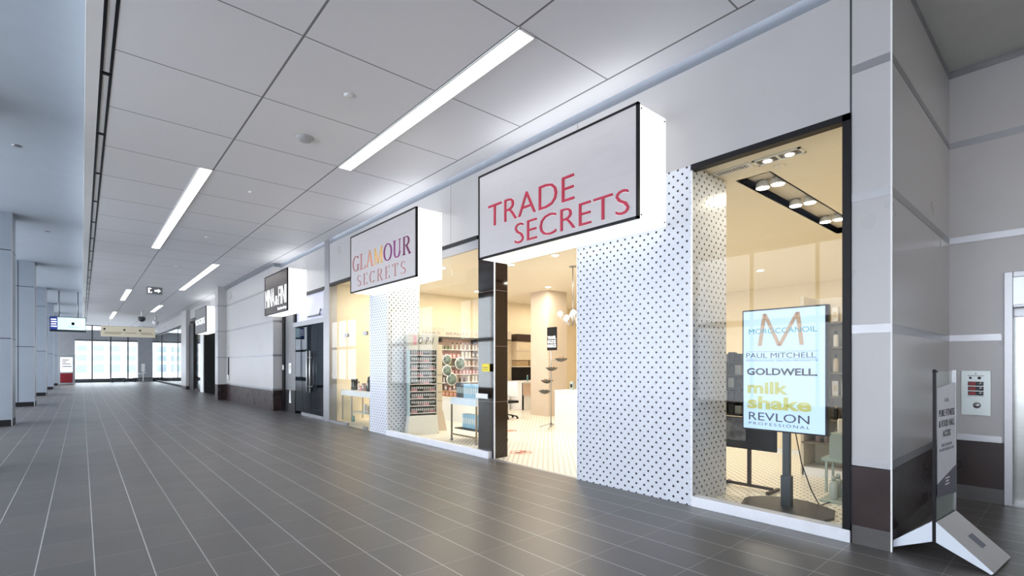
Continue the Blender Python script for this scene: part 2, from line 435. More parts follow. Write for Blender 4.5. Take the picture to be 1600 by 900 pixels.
# telephone shop front beyond the pilaster
w = MB().box(5.1, 5.3, 25.3, 39.6, 4.35, ZC, M_wall).box(5.1, 5.3, 25.3, 27.75, 0, 4.4, M_white).box(4.88, 5.4, 36.5, 38.5, .2, ZC, M_wall).box(4.88, 5.4, 36.5, 38.5, 0, .2, M_base)
w.box(5.1, 5.3, 39.6, 56, 4.2, ZC, M_wall)
struct('wall_right_far', w)
struct('door_1', MB().box(5.12, 5.2, 27.8, 32.0, 0, 3.9), pbr('black_roller_panel', (.002, .002, .002), .9, noise=.1, spec=.05))
struct('trim_2', MB().box(5.08, 5.25, 32.0, 32.9, 0, 4.35), M_white)
struct('window_4', MB().box(5.04, 5.3, 34.9, 36.5, 0, 4.0).box(5.04, 5.3, 38.6, 39.7, 0, 4.2).box(5.08, 5.2, 32.9, 56, 0, .12).box(5.08, 5.2, 32.9, 56, 4.1, 4.2), M_black)
struct('window_5', MB().box(5.13, 5.15, 32.9, 34.9, .1, 4.2).box(5.13, 5.15, 39.7, 56, .1, 4.2), M_glass)

# shopfront: dotted piers
struct('dotted_pier', MB().box(F, 5.86, 2.84, 4.50, 0, 3.735), M_dotw)
struct('trim_3', MB().box(F-.006, F+.01, 2.828, 2.846, 0, 3.735).box(F-.006, F+.01, 4.495, 4.51, 0, 3.735), M_alu)
struct('dotted_pier', MB().box(F, 5.86, 10.03, 10.90, 0, 3.735), M_dotw)
# black tiled jamb
w = MB().box(5.12, 5.40, 6.36, 6.80, 0, 3.735, M_blackt)
for z in (.93, 1.85, 2.77): w.box(5.118, 5.402, 6.358, 6.802, z-.003, z+.003, pbr('pale_grout', (.25, .2, .18), .5, noise=.05))
w.box(5.108, 5.126, 6.345, 6.365, 0, 3.735, M_alu)
struct('door_jamb', w)
# interior shell of the beauty shop
sw = MB()
sw.box(15.0, 15.1, 1.2, 13.5, 0, 3.8).box(5.26, 15.1, 13.42, 13.5, 0, 3.8).box(5.2, 15.1, 1.34, 1.40, 0, 3.8)
struct('wall_shop', sw, M_cream)
# shop ceiling with long recessed troughs
cb = MB()
TR = [(5.95, 9.6, 2.38, 2.74), (6.3, 11.0, 5.2, 5.5), (6.3, 9.0, 8.6, 8.95)]
cb.box(5.26, 15.1, 1.34, 2.38, 3.75, 3.85).box(5.26, 5.95, 2.38, 2.74, 3.75, 3.85).box(9.6, 15.1, 2.38, 2.74, 3.75, 3.85).box(5.26, 15.1, 2.74, 13.5, 3.75, 3.85)
struct('ceiling_shop', cb, M_creamc)
struct('ceiling_trough', MB().box(5.93, 9.62, 2.36, 2.38, 3.75, 3.86).box(5.93, 9.62, 2.74, 2.76, 3.75, 3.86).box(5.93, 5.95, 2.38, 2.74, 3.75, 3.86).box(9.6, 9.62, 2.38, 2.74, 3.75, 3.86).box(5.93, 9.62, 2.36, 2.76, 3.84, 3.88), pbr('trough_grey', (.70, .66, .58), .6, noise=.03))
struct('column', MB().box(10.45, 11.25, 10.44, 11.2, 0, 3.76), M_taupe)
# barber interior box, dark
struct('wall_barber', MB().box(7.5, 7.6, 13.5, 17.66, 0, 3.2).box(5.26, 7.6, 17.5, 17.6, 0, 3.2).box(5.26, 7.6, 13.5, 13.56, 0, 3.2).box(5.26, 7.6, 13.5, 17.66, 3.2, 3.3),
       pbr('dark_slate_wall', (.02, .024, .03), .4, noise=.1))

# ------------------------------------------------------------------ glazing
def pane(y0, y1, z0, z1, x=5.10, m=M_glass, parent=None, name='pane'):
    return MB().box(x, x+.012, y0, y1, z0, z1).build(name, m, parent)
# window by the corner
t = struct('window_6', MB().box(5.04, 5.14, 1.345, 1.405, .10, 3.735).box(5.04, 5.14, 1.345, 2.84, 3.675, 3.735), M_black)
pane(1.405, 2.835, .11, 3.675, parent=t); box1('window_sill', 5.035, 5.16, 1.345, 2.83, 0, .11, M_alu, t, .004)
t = struct('window_7', MB().box(5.06, 5.14, 6.76, 10.03, 3.67, 3.735), M_black)
for a, b in ((6.42, 7.545), (7.555, 8.615), (8.625, 10.02)): pane(a, b, .11, 3.67 if a > 6.5 else 3.2, x=5.08, parent=t)
box1('window_sill', 5.03, 5.115, 6.41, 10.03, 0, .115, M_alu, t, .004)
box1('head_rail', 5.075, 5.12, 6.42, 10.03, 3.52, 3.67, M_steel, t)
t = struct('door_2', MB().box(5.05, 5.14, 10.9, 13.38, 3.66, 3.72), M_black)
for a, b in ((10.91, 11.20), (11.21, 12.30), (12.31, 13.37)):
    pane(a, b, .02, 3.66, x=5.085, parent=t)
for y in (11.205, 12.305):
    box1('patch_fitting', 5.07, 5.12, y-.10, y+.10, 2.24, 2.33, M_steel, t, .003)
    box1('patch_fitting', 5.07, 5.12, y-.09, y+.09, .0, .07, M_steel, t, .003)
MB().box(5.06, 5.13, 12.31, 13.38, 0, .06).build('bottom_rail', M_steel, t)
# warm door opening: floor level sill strip
struct('trim_4', MB().box(5.06, 5.12, 4.51, 6.41, -.01, .006), M_steel)

# barber shop front: dark reflecting doors
t = struct('door_3', MB().box(5.07, 5.16, 13.75, 13.86, 0, 3.70, M_steel).box(5.06, 5.2, 13.75, 16.45, 2.72, 2.86, M_steel).box(5.06, 5.2, 16.3, 16.45, 2.86, 3.70, M_black).box(5.06, 5.2, 13.8, 16.45, 3.62, 3.70, M_black))
for a, b in ((13.88, 14.98), (14.99, 15.75), (15.76, 16.42)):
    pane(a, b, .09, 2.72, x=5.12, m=M_dglass, parent=t)
box1('threshold_rail', 5.08, 5.17, 13.9, 15.74, 0, .09, M_steel, t, .003)
for y in (14.86, 15.12):
    h = MB().cyl(.022, .72, 1.95, (5.04, y, 0), 12)
    for z in (.9, 1.75): h.cyl(.012, 5.04, 5.13, (0, y, z), 8, axis='x')
    h.build('door_handle', pbr('polished_steel', (.85, .85, .87), .4, metal=.7, noise=.02), t)
MB().box(5.13, 5.16, 13.86, 16.3, 2.86, 3.62).build('transom_panel', pbr('lavender_white_panel', (.62, .63, .78), .3, noise=.02), t)
MB().tube([(5.10, 15.2, 2.97), (5.08, 14.2, 2.97), (5.10, 14.15, 3.12)], .025, 8).build('closer_arm', M_steel, t)
g = struct('wall_barber_jamb', MB().box(5.12, 5.3, 16.42, 17.66, .72, 3.72, pbr('slate_jamb', (.16, .165, .175), .4, noise=.05)).box(5.11, 5.3, 16.42, 17.66, 0, .72, M_black).box(5.08, 5.2, 17.42, 17.66, 0, 3.2, M_black))

# ------------------------------------------------------------------ outside
M_bw = pbr('white_render_wall', (.36, .37, .38), .6, noise=.02)
M_bwin = pbr('blue_window_glass', (.17, .22, .27), .3, noise=.1, scale=.5)
b = thing('office_building', 'white office block with rows of bluish windows beyond the far glass wall', 'building', (5, 150, -6))
box1('facade', -50, 50, 0, 10, 0, 32, M_bw, b)
for z in (5.7, 8.4, 10.6, 13.6, 16.4, 19.0):
    for k in range(22):
        x = -30+k*3.0
        if (k*7+int(z)) % 7 == 0: continue
        MB().box(x, x+1.9, -.05, .02, z, z+(1.8 if z < 6 else 1.3)).build('window', M_bwin, b)
tag(MB().box(-90, 90, -60, 165, -6.3, -6.0).build('ground', pbr('pale_paving', (.55, .55, .56), .8, noise=.06)), 'pale street outside the windows', 'ground')['kind'] = 'structure'

# ================================================================== CEILING FITTINGS
def strip_light(x0, x1, y0, y1, label):
    t = thing('strip_light', label, 'ceiling light', ((x0+x1)/2, (y0+y1)/2, ZC), 0, 'recessed strip lights in the corridor ceiling')
    hx, hy = (x1-x0)/2, (y1-y0)/2
    MB().box(-hx, hx, -hy, hy, -.012, .0).build('diffuser', M_strip, t)
    f = MB()
    for s in (-1, 1):
        f.box(s*hx-.008, s*hx+.008, -hy-.008, hy+.008, -.016, 0).box(-hx, hx, s*hy-.008, s*hy+.008, -.016, 0)
    f.build('trim_frame', M_white, t)
strip_light(3.32, 3.54, 3.73, 8.38, 'longest looking glowing strip light, nearest on the right side of the ceiling')
strip_light(1.52, 1.72, 9.93, 17.7, 'glowing strip light nearest on the left side of the ceiling')
strip_light(3.32, 3.54, 19.2, 26.9, 'second glowing strip light in the right hand row, near the exit sign')
strip_light(1.52, 1.72, 28.2, 33.2, 'second glowing strip light in the left hand row')
strip_light(3.32, 3.54, 34.6, 39.4, 'farthest glowing strip light in the right hand row')
strip_light(1.52, 1.72, 40.75, 47.0, 'farthest glowing strip light in the left hand row')
# linear slot diffusers along the left edge
M_inner = emi('slot_pale_interior', (.62, .60, .60), .0)
first = None
for k in range(27):
    y = -.55+k*2.0
    if first is None:
        first = tag(MB().box(0, .028, 0, 1.98, 0, .10, M_black).box(.085, .113, 0, 1.98, 0, .10, M_black).box(.028, .085, 0, .05, 0, .10, M_black).box(.028, .085, .05, 1.98, .010, .02, M_white).build('slot_diffuser'),
            'black framed linear slot vent in the run along the left ceiling edge', 'vent', 'linear slot vents along the ceiling edge')
        first.location = (.157, y, ZC-.004)
    else: dup(first, (.157, y, ZC-.004))
# sprinklers, smoke detector
def disc(name, x, y, r, label, cat, z=ZC, h=.025, group=None, m=M_white):
    o = MB().lathe([(r, 0), (r, -h*.4), (r*.75, -h), (r*.2, -h*1.05)], n=20).build(name, m); o.location = (x, y, z)
    return tag(o, label, cat, group)
disc('sprinkler_cover', 2.53, 6.06, .055, 'small round sprinkler cover between the two nearest strip lights', 'sprinkler')
t = thing('smoke_detector', 'round grey smoke detector between the two nearest strip lights', 'smoke detector', (2.52, 7.63, ZC))
MB().lathe([(.13, 0), (.13, -.012), (.10, -.03), (.085, -.05), (.03, -.055)], n=28).build('housing', pbr('grey_plastic', (.42, .42, .43), .5, noise=.03), t)
MB().lathe([(.025, -.03), (.02, -.052)], (.05, -.03, -.01), 12).build('sensor', M_steel, t)
disc('sprinkler_cover', 2.52, 10.72, .055, 'small round sprinkler cover beyond the smoke detector', 'sprinkler')
disc('sprinkler_cover', 2.52, 15.3, .055, 'small round sprinkler cover farther down the corridor ceiling', 'sprinkler')
disc('speaker_grille', 2.5, 20.5, .09, 'round white speaker grille far along the corridor ceiling', 'speaker')
for i, (x, y) in enumerate(((-.9, 6.9), (-.85, 12.2), (-.75, 19.5))):
    disc('downlight', x, y, .07, ('nearest', 'middle', 'farthest')[i]+' small recessed disc in the bluish left ceiling', 'downlight', 5.36, .012, m=M_steel)

# exit sign
t = thing('exit_sign', 'white running man exit sign hanging under the corridor ceiling', 'exit sign', (2.40, 26.6, ZC))
box1('casing', -.28, .28, -.04, .04, -.33, -.02, pbr('grey_metal_casing', (.22, .22, .23), .4, metal=.3, noise=.05), t)
MB().box(-.25, .25, -.046, -.04, -.30, -.05).build('face', emi('exit_face', (.10, .11, .12), .4), t)
wE = emi('exit_white', (1, 1, 1), 1.2)
MB().box(-.23, -.10, -.052, -.046, -.28, -.07).build('doorway_pictogram', wE, t)
MB().prism([(-.17, -.27), (-.13, -.27), (-.10, -.17), (-.05, -.2), (-.04, -.17), (-.10, -.12), (-.15, -.12), (-.20, -.17), (-.18, -.19), (-.15, -.16)], -.056, -.052, 'y').lathe([(.022, -.056), (.022, -.052)], (-.10, 0, -.085), 10, axis='y').build('running_man', M_black, t)
MB().prism([(.0, -.21), (.12, -.21), (.12, -.26), (.22, -.175), (.12, -.09), (.12, -.14), (.0, -.14)], -.052, -.046, 'y').build('arrow', wE, t)
# security cameras
for i, (x, y) in enumerate(((2.9, 39.5), (3.9, 42.5))):
    t = thing('security_camera', ('white dome camera on the far ceiling above the wayfinding sign', 'bracket camera on the far ceiling right of the dome camera')[i], 'security camera', (x, y, ZC))
    MB().cyl(.05, -.35, 0).build('stem', M_white, t)
    MB().lathe([(.17, -.35), (.20, -.45), (.17, -.58), (.06, -.66)]).build('dome', M_joint if i == 0 else M_white, t)

# ================================================================== BOX SIGNS
def box_sign(name, y0, y1, label, face):
    t = thing(name, label, 'sign', (0, 0, 0))
    x0, x1, z0, z1 = 4.52, F, 3.12, 4.37
    body = MB().box(x0+.02, x1, y0+.01, y1-.01, z0+.01, z1-.01).build('light_box', M_signlit, t)
    f = MB()
    b_ = .026
    for (a, b, c, d) in ((y0, y1, z0, z0+b_), (y0, y1, z1-b_, z1), (y0, y0+b_, z0, z1), (y1-b_, y1, z0, z1)): f.box(x0-.012, x0+.028, a, b, c, d)
    f.build('frame', M_black, t)
    t_face = MB().box(x0-.004, x0+.02, y0+.02, y1-.02, z0+.02, z1-.02).build('face_panel', face, t)
    for z in (z0+.05, z1-.05):
        for x in (x0+.06, x1-.03):
            MB().cyl(.009, y0-.001, y0+.012, (x, 0, z), 8, axis='y').build('screw', M_joint, t)
    return t_face
t = box_sign('shop_sign', 3.15, 5.99, 'largest lit box sign with crimson lettering over the open shop doorway', M_panel)
for n, w_, a0, a1, z0, z1 in (('lettering', 'TRADE', 5.74, 4.06, 3.555, 3.865), ('lettering', 'SECRETS', 5.15, 3.26, 3.20, 3.475)):
    text('letter_halo', w_, a0+.006, a1-.006, z0-.006, z1+.006, 'x', 4.516, M_halo, t, .002, bold=.004)
    text(n, w_, a0, a1, z0, z1, 'x', 4.512, M_red, t, .012, bold=-.012)
t = box_sign('shop_sign', 7.83, 10.70, 'lit box sign with multicoloured serif lettering, second from the near end', M_panel)
cols = [(.42, .17, .19), (.50, .22, .22), (.78, .33, .18), (.85, .50, .14), (.20, .012, .16), (.24, .02, .20), (.16, .01, .09)]
gm = [pbr('letter_ink_%s' % c, cols[i], .35, noise=.04) for i, c in enumerate(('dusty_pink', 'rose', 'orange', 'amber', 'purple', 'violet', 'plum'))]
serif_word('GLAMOUR', 10.57, 8.02, 3.57, 3.905, 'x', 4.516, [M_halo], t, t=.002, grow=.03)
serif_word('GLAMOUR', 10.57, 8.02, 3.57, 3.905, 'x', 4.514, gm, t, t=.01, grow=.006)
gp = [pbr('letter_ink_secrets', (.48, .24, .24), .35, noise=.04)]
serif_word('SECRETS', 10.34, 8.20, 3.225, 3.47, 'x', 4.516, [M_halo], t, gap=.3, t=.002, grow=.03)
serif_word('SECRETS', 10.34, 8.20, 3.225, 3.47, 'x', 4.514, gp, t, gap=.3, t=.01)
dk = pbr('dark_brown_sign_face', (.075, .055, .048), .25, noise=.1)
t = box_sign('shop_sign', 15.20, 17.54, 'dark faced box sign with tall white condensed letters above the barber doors', dk)
wl = emi('white_sign_letters', (1, 1, 1), .45)
text('lettering', 'MINA', 17.45, 16.45, 3.36, 3.92, 'x', 4.514, wl, t, .01, bold=.0)
text('ampersand', '&', 16.38, 16.10, 3.37, 3.66, 'x', 4.514, wl, t, .01, bold=.02)
text('lettering', 'FINI', 16.04, 15.27, 3.36, 3.90, 'x', 4.514, wl, t, .01, bold=.0)
text('small_lettering', 'Barbershop', 16.12, 15.27, 3.17, 3.29, 'x', 4.514, wl, t, .008)
t = box_sign('shop_sign', 27.7, 30.7, 'smallest looking grey box sign in front of the black shutter', pbr('mid_grey_sign_face', (.16, .16, .17), .3, noise=.05))
text('lettering', 'ROGERS', 30.5, 28.0, 3.55, 3.85, 'x', 4.514, wl, t, .01, bold=.01)

# hanging screen sign on the left, wayfinding sign in the middle
t = thing('hanging_sign', 'pale blue lit hanging sign with blue text panel on its left end', 'sign', (0, 35, 5.36))
for x in (-.9, -.15): MB().cyl(.025, -1.35, 0, (x, 0, 0), 8).build('hanging_rod', M_steel, t)
box1('casing', -1.25, .17, -.05, .12, -2.1, -1.33, M_joint, t)
MB().box(-.95, .15, -.058, -.05, -2.0, -1.36).build('screen', emi('pale_blue_screen', (.62, .85, .95), .8), t)
MB().box(-1.23, -.95, -.058, -.05, -2.0, -1.36).build('blue_panel', emi('deep_blue_panel', (.03, .06, .35), .5), t)
for k, z in enumerate((-1.5, -1.62, -1.74, -1.86)): MB().box(-1.2, -1.0+.02*(k % 2), -.062, -.058, z, z+.05).build('text_line', wE, t)
MB().lathe([(.07, -.064), (.07, -.058)], (-.35, 0, -1.66), 12, axis='y').box(-.40, -.30, -.064, -.058, -1.75, -1.66).build('emblem', M_joint, t)
text('caption', 'INFORMATION', -.55, -.15, -1.88, -1.83, 'y', -.058, M_joint, t, .004)
t = thing('wayfinding_sign', 'beige hanging wayfinding board across the far end of the corridor', 'sign', (0, 45, ZC))
M_be = emi('beige_board', (.62, .58, .46), .28)
for x in (1.55, 3.3): MB().cyl(.03, -.75, 0, (x, 0, 0), 8).build('hanging_rod', M_white, t)
box1('board', 1.0, 4.1, -.06, .06, -1.42, -.68, M_be, t, .01)
for (x, z, w_) in ((1.2, -.9, .12), (2.3, -.93, .12), (3.2, -.93, .1)):
    MB().lathe([(.07, -.068), (.07, -.06)], (x, 0, z), 10, axis='y').build('direction_symbol', M_joint, t)
for (x, z, w_) in ((1.2, -1.12, 1.0), (1.2, -1.22, .9), (2.3, -1.14, .7), (3.2, -1.1, .7), (3.25, -1.2, .75)):
    MB().box(x, x+w_, -.066, -.06, z-.02, z+.02).build('text_line', pbr('brown_text', (.25, .22, .16), .5, noise=.05), t)

# kiosk, sanitiser stand, bench at the far end
t = thing('information_kiosk', 'grey framed kiosk with white screen and red lower panel by far left wall', 'kiosk', (-.9, 52, 0))
box1('cabinet', -.5, .5, 0, .5, 0, 2.35, pbr('kiosk_grey', (.42, .44, .46), .4, noise=.04), t, .02)
MB().box(-.36, .36, -.01, 0, .95, 2.1).build('screen', emi('kiosk_screen', (.9, .95, 1), .7), t)
for z, w_ in ((1.85, .4), (1.7, .25), (1.55, .5), (1.35, .55)): MB().box(-.25, -.25+w_, -.016, -.01, z, z+.06).build('text_line', M_joint, t)
MB().box(-.36, .36, -.01, 0, .12, .85).build('lower_panel', pbr('deep_red_panel', (.30, .02, .03), .4, noise=.05), t)
t = thing('sanitiser_stand', 'slim white stand with small board in front of the far grey pillar', 'stand', (4.1, 54.5, 0))
MB().box(-.12, .12, -.02, .02, .9, 1.6).build('board', M_white, t)
MB().cyl(.035, .02, .9).build('post', M_white, t); MB().cyl(.2, 0, .02).build('foot', M_steel, t)
MB().prism([(-.55, .62), (-.2, .75), (-.2, .66), (.2, .80), (.2, .86), (-.2, .74), (-.25, .82)], -.04, -.02, 'y').build('arrow', M_white, t)
t = thing('bench', 'low dark bench in front of the far grey pillar', 'bench', (4.4, 55.2, 0))
box1('seat', -1.0, 1.2, -.25, .25, .28, .36, M_joint, t, .01)
for x in (-.85, 1.0): box1('leg', x-.05, x+.05, -.22, .22, 0, .28, M_joint, t)
t = thing('bench', 'low dark bench before the far window left of the pillar', 'bench', (2.4, 54.8, 0))
box1('seat', -.5, .5, -.25, .25, .3, .38, M_joint, t, .01)
for x in (-.4, .4): box1('leg', x-.05, x+.05, -.22, .22, 0, .3, M_joint, t)

# wall switch panels at barber jamb
t = thing('card_reader', 'pale keypad panel on the slate jamb left of the barber doors', 'keypad', (5.115, 16.9, 1.42))
box1('plate', -.015, 0, -.13, .13, -.17, .17, M_alu, t, .004)
box1('keypad', -.02, -.015, -.07, .07, -.02, .10, pbr('cream_keys', (.6, .58, .45), .4, noise=.1), t)
o = tag(box1('call_box', -.025, 0, -.06, .06, -.08, .08, M_white, None, .004), 'small white box beside the keypad left of the barber doors', 'call box'); o.location = (5.08, 17.5, 1.45)
tag(MB().prism([(16.98, .30), (16.80, .30), (16.84, .62), (16.87, .72), (16.91, .72), (16.94, .62)], 5.098, 5.11, 'x').build('wall_sticker', M_white), 'small white cone shaped sticker on the black base of the barber door jamb', 'sticker')
t = thing('fire_extinguisher_bracket', 'black and white handle bracket at the far edge of the pale stone wall', 'bracket', (4.79, 24.2, 1.2))
box1('bar', -.03, 0, -.03, .03, -.1, .65, M_black, t, .004); box1('latch', -.05, 0, -.08, .08, -.3, -.1, M_white, t, .004)

# ================================================================== ELEVATOR LOBBY
t = thing('elevator', 'brushed steel elevator doorway at the right edge', 'elevator', (XL, 0, 0))
f = MB().box(-.03, .32, .53, .60, 0, 2.56).box(-.03, .32, -.72, -.65, 0, 2.56).box(-.03, .32, -.65, .53, 2.17, 2.20).box(-.03, .32, -.65, .53, 2.50, 2.56)
f.build('door_frame', M_steel, t, .004)
box1('transom', -.01, .05, -.65, .53, 2.20, 2.50, pbr('pale_steel_panel', (.55, .57, .60), .35, metal=.6, noise=.04), t)
el = pbr('elevator_door_steel', (.32, .33, .32), .22, metal=1, noise=.05, scale=5, stretch=(1, 1, 12))
MB().box(.16, .20, -.06, .53, .01, 2.17).build('door_panel', el, t); MB().box(.16, .20, -.65, -.065, .01, 2.17).build('door_panel', el, t)
box1('header_track', .10, .16, -.65, .53, 2.08, 2.17, M_steel, t); box1('door_sill', -.02, .3, -.65, .53, 0, .012, M_steel, t)
t = thing('elevator_call_panel', 'steel elevator call panel with three red buttons on the lobby wall', 'call panel', (XL, .83, 1.23))
box1('plate', -.012, 0, -.125, .125, -.26, .25, pbr('call_plate_steel', (.46, .50, .50), .35, metal=.5, noise=.03), t, .003)
for k, z in enumerate((.10, .045, -.01)):
    box1('red_label', -.017, -.012, .0, .06, z-.018, z+.018, pbr('red_button', (.30, .015, .02), .4, noise=.05), t, .002)
    o = MB().lathe([(.022, -.024), (.022, -.012)], (0, -.035, z), 14, axis='x').build('button', M_steel, box1('button_surround', -.0155, -.012, -.065, .066, z-.023, z+.023, M_joint, t, .002))
MB().lathe([(.028, -.02), (.034, -.012)], (0, -.01, -.145), 16, axis='x').build('key_switch', M_steel, t)
MB().lathe([(.012, -.016), (.012, -.012)], (0, .045, .165), 10, axis='x').lathe([(.016, -.016), (.016, -.012)], (0, -.03, .165), 10, axis='x').lathe([(.006, -.016), (.006, -.012)], (0, 0, .215), 10, axis='x').build('indicator', M_joint, t)
for z in (.185, .192, -.045): MB().box(-.0135, -.012, -.07, .07, z, z+.003).build('engraved_line', M_joint, t)

for (x, y, l_) in ((6.5, -1.2, 'first added lobby fill light out of the right side of the picture'), (6.5, -3.0, 'second added lobby fill light out of the right side of the picture')):
    t = thing('lobby_fill_light', l_, 'downlight', (x, y, 4.97))  # unseen lamps added to warm and brighten the lobby
    MB().lathe([(.12, 0), (.12, -.01), (.1, -.012)], n=20).build('trim_ring', M_white, t)
    MB().lathe([(.09, -.012), (.085, -.018)], n=20).build('lamp', emi('lobby_fill_lamp_face', (1, .93, .82), 8), t)
    d = bpy.data.lights.new('lobby_fill_lamp', 'AREA'); d.shape = 'DISK'; d.size = .3; d.energy = 13; d.color = (1, .90, .76)
    o = bpy.data.objects.new('lobby_fill_lamp', d); C.objects.link(o); o.location = (x, y, 4.93)
# stanchion sign on the splayed base
t = thing('floor_sign', 'free standing glass directory sign on splayed white feet beside the corner pier', 'sign', (5.35, .765, 0), math.atan2(-.05, .54))
hl = .27
st_w = pbr('white_blue_enamel', (.70, .75, .84), .3, noise=.02)
st_g = pbr('grey_enamel', (.42, .41, .42), .35, noise=.03)
box1('glass_blade', -hl+.02, hl-.012, -.006, .006, .32, 1.49, M_glass, t)
MB().box(-hl, -hl+.016, -.010, .010, .15, 1.51).box(-hl, -hl+.05, -.012, .012, 1.485, 1.50).build('edge_profile', M_black, t)
MB().box(hl-.014, hl, -.014, .014, .15, 1.50).build('edge_profile', M_steel, t)
ps = MB().quad([(-hl+.03, -.012, .58), (hl-.02, -.012, .60), (hl-.02, -.012, 1.40), (-hl+.03, -.012, 1.36)]).build('poster', pbr('lavender_white_poster', (.78, .79, .86), .4, noise=.02), t)
MB().box(-hl+.02, hl-.012, -.004, .014, .30, .62).build('lower_glass', pbr('grey_green_glass', (.22, .25, .24), .08, noise=.03), t)
MB().prism([(-hl+.03, .50), (hl-.02, .47), (hl-.02, .70), (-hl+.03, .60)], -.015, -.012, 'y').build('dark_band', pbr('dark_grey_band', (.12, .12, .16), .4, noise=.04), t)
MB().box(-.05, .06, -.018, -.015, .62, .63).box(-.03, .04, -.018, -.015, .595, .605).box(-.05, .06, -.018, -.015, .57, .58).build('logo', M_white, t)
ink = pbr('dark_ink', (.05, .05, .07), .5, noise=.05); inkg = pbr('grey_ink', (.25, .25, .30), .5, noise=.05)
text('poster_text', 'FOR', -.05, .05, 1.245, 1.275, 'y', -.012, inkg, ps, .002)
text('poster_text', 'PURE FITNESS', -.20, .21, 1.13, 1.185, 'y', -.012, ink, ps, .002)
text('poster_text', '& FOOD HALL', -.20, .21, 1.045, 1.10, 'y', -.012, ink, ps, .002)
text('poster_text', 'ACCESS', -.10, .10, .965, 1.015, 'y', -.012, ink, ps, .002)
text('poster_text', 'TAKE ELEVATOR', -.14, .14, .885, .91, 'y', -.012, inkg, ps, .002)
text('poster_text', 'TO THE FOURTH FLOOR', -.19, .19, .85, .872, 'y', -.012, inkg, ps, .002)
for s in (-1, 1):
    prof = [(s*.012, .31), (s*.012, .15), (s*.33, .005), (s*.345, .02)]
    MB().prism(prof, -hl+.004, hl-.004, 'x').build('foot_wedge', st_g, t)
    MB().prism(prof, -hl-.002, -hl+.004, 'x').build('foot_end_plate', st_w, t)
    for x in (-hl+.03, hl-.03): MB().cyl(.012, 0, .012, (x, s*.322, 0), 8).build('foot_pad', M_steel, t)
MB().quad([(-.02, -.15, .192), (.09, -.15, .192), (.09, -.235, .118), (-.02, -.235, .118)]).build('foot_label', pbr('navy_label', (.05, .055, .10), .4, noise=.1), t)

# ================================================================== SHOP: WINDOW BY THE CORNER
def shop_lamp(x, y, z, e, size=.5, col=(1, .88, .71)):
    d = bpy.data.lights.new('shop_lamp', 'AREA'); d.shape = 'DISK'; d.size = size; d.energy = e*SHOP; d.color = col
    o = bpy.data.objects.new('shop_lamp', d); C.objects.link(o); o.location = (x, y, z)
M_bulb = emi('warm_lamp_face', (1, .93, .82), 12)
def twin_downlight(x, y, label, z=3.75):
    t = thing('twin_downlight', label, 'downlight', (x, y, z), 0)
    f = MB()
    for (a, b, c, d) in ((-.09, .09, -.24, -.215), (-.09, .09, .215, .24), (-.09, -.065, -.24, .24), (.065, .09, -.24, .24), (-.065, .065, -.01, .01)): f.box(a, b, c, d, -.012, 0)
    f.build('trim_frame', M_white, t)
    MB().box(-.065, .065, -.215, .215, -.002, -.0005).build('housing', pbr('housing_grey', (.12, .11, .10), .4, noise=.1), t)
    for s in (-1, 1):
        MB().lathe([(.06, -.004), (.064, -.012), (.05, -.014)], (0, s*.11, 0), 20).build('lamp_ring', M_steel, t)
        MB().lathe([(.045, -.008), (.042, -.018)], (0, s*.11, 0), 18).build('lamp', M_bulb, t)
    shop_lamp(x, y, z-.03, 9, .35)
twin_downlight(5.58, 2.14, 'square twin downlight just inside the corner window')
t = thing('air_vent', 'slatted white air vent beside the twin downlight', 'vent', (5.56, 2.62, 3.75))
MB().box(-.07, .07, -.21, .21, -.008, 0).build('frame', M_white, t)
MB().box(-.04, .04, -.17, .17, -.010, -.008).build('opening', M_joint, t)
for k in range(12): MB().box(-.04, .04, -.165+k*.028, -.155+k*.028, -.014, -.009).build('slat', M_white, t)
disc('sensor_disc', 5.85, 2.23, .06, 'round white sensor on the shop ceiling behind the corner window', 'sensor', 3.75, .02, m=M_creamc)
def gimbal(x, y, label, z=3.84):
    t = thing('gimbal_spotlight', label, 'spotlight', (x, y, z), 0, 'gimbal spotlights in the ceiling trough')
    for s in (-1, 1):
        MB().lathe([(.04, 0), (.078, -.03), (.082, -.08), (.082, -.09)], (0, s*.09, 0), 18).build('lamp_housing', M_white, t)
        MB().lathe([(.074, -.088), (.07, -.096)], (0, s*.09, 0), 18).build('lamp', M_bulb, t)
    shop_lamp(x, y, z-.11, 11, .3)
gimbal(6.43, 2.56, 'nearest twin spotlight in the ceiling trough'); gimbal(7.5, 2.56, 'second twin spotlight in the ceiling trough'); gimbal(8.7, 2.56, 'third twin spotlight in the ceiling trough')

# TV on stand
t = thing('display_screen', 'tall portrait display screen on a black floor stand in the corner window', 'display', (5.62, 2.10, 0))
TX = .0
Y1, Y0 = .43, -.42          # left / right edges as seen (y)
Z0, Z1 = .83, 2.15
box1('bezel', TX-.02, TX+.05, Y0, Y1, Z0, Z1, M_black, t, .006)
sy1, sy0, sz0, sz1 = Y1-.016, Y0+.028, Z0+.016, Z1-.016
scr = emi('light_blue_screen', (.46, .62, .92), .5)
S = MB().box(TX-.023, TX-.02, sy0, sy1, sz0, sz1).build('screen', scr, t)
sw_, sh_ = sy1-sy0, sz1-sz0
def SY(f): return sy1-f*sw_
def SZ(f): return sz1-f*sh_
def stext(body, f0, f1, g0, g1, m, **k): return text('screen_text', body, SY(f0), SY(f1), SZ(g1), SZ(g0), 'x', TX-.0235, m, S, .0015, **k)
gold = emi('gold_ink', (.42, .27, .17), .4); teal = emi('teal_ink', (.01, .25, .32), .3); blk = emi('screen_black_ink', (.01, .01, .015), .1)
olive = emi('olive_ink', (.42, .42, .12), .45); lav = emi('slate_ink', (.03, .035, .07), .3)
P = [(.218, .298), (.28, .028), (.467, .301), (.689, .032), (.737, .298)]
mb = MB()
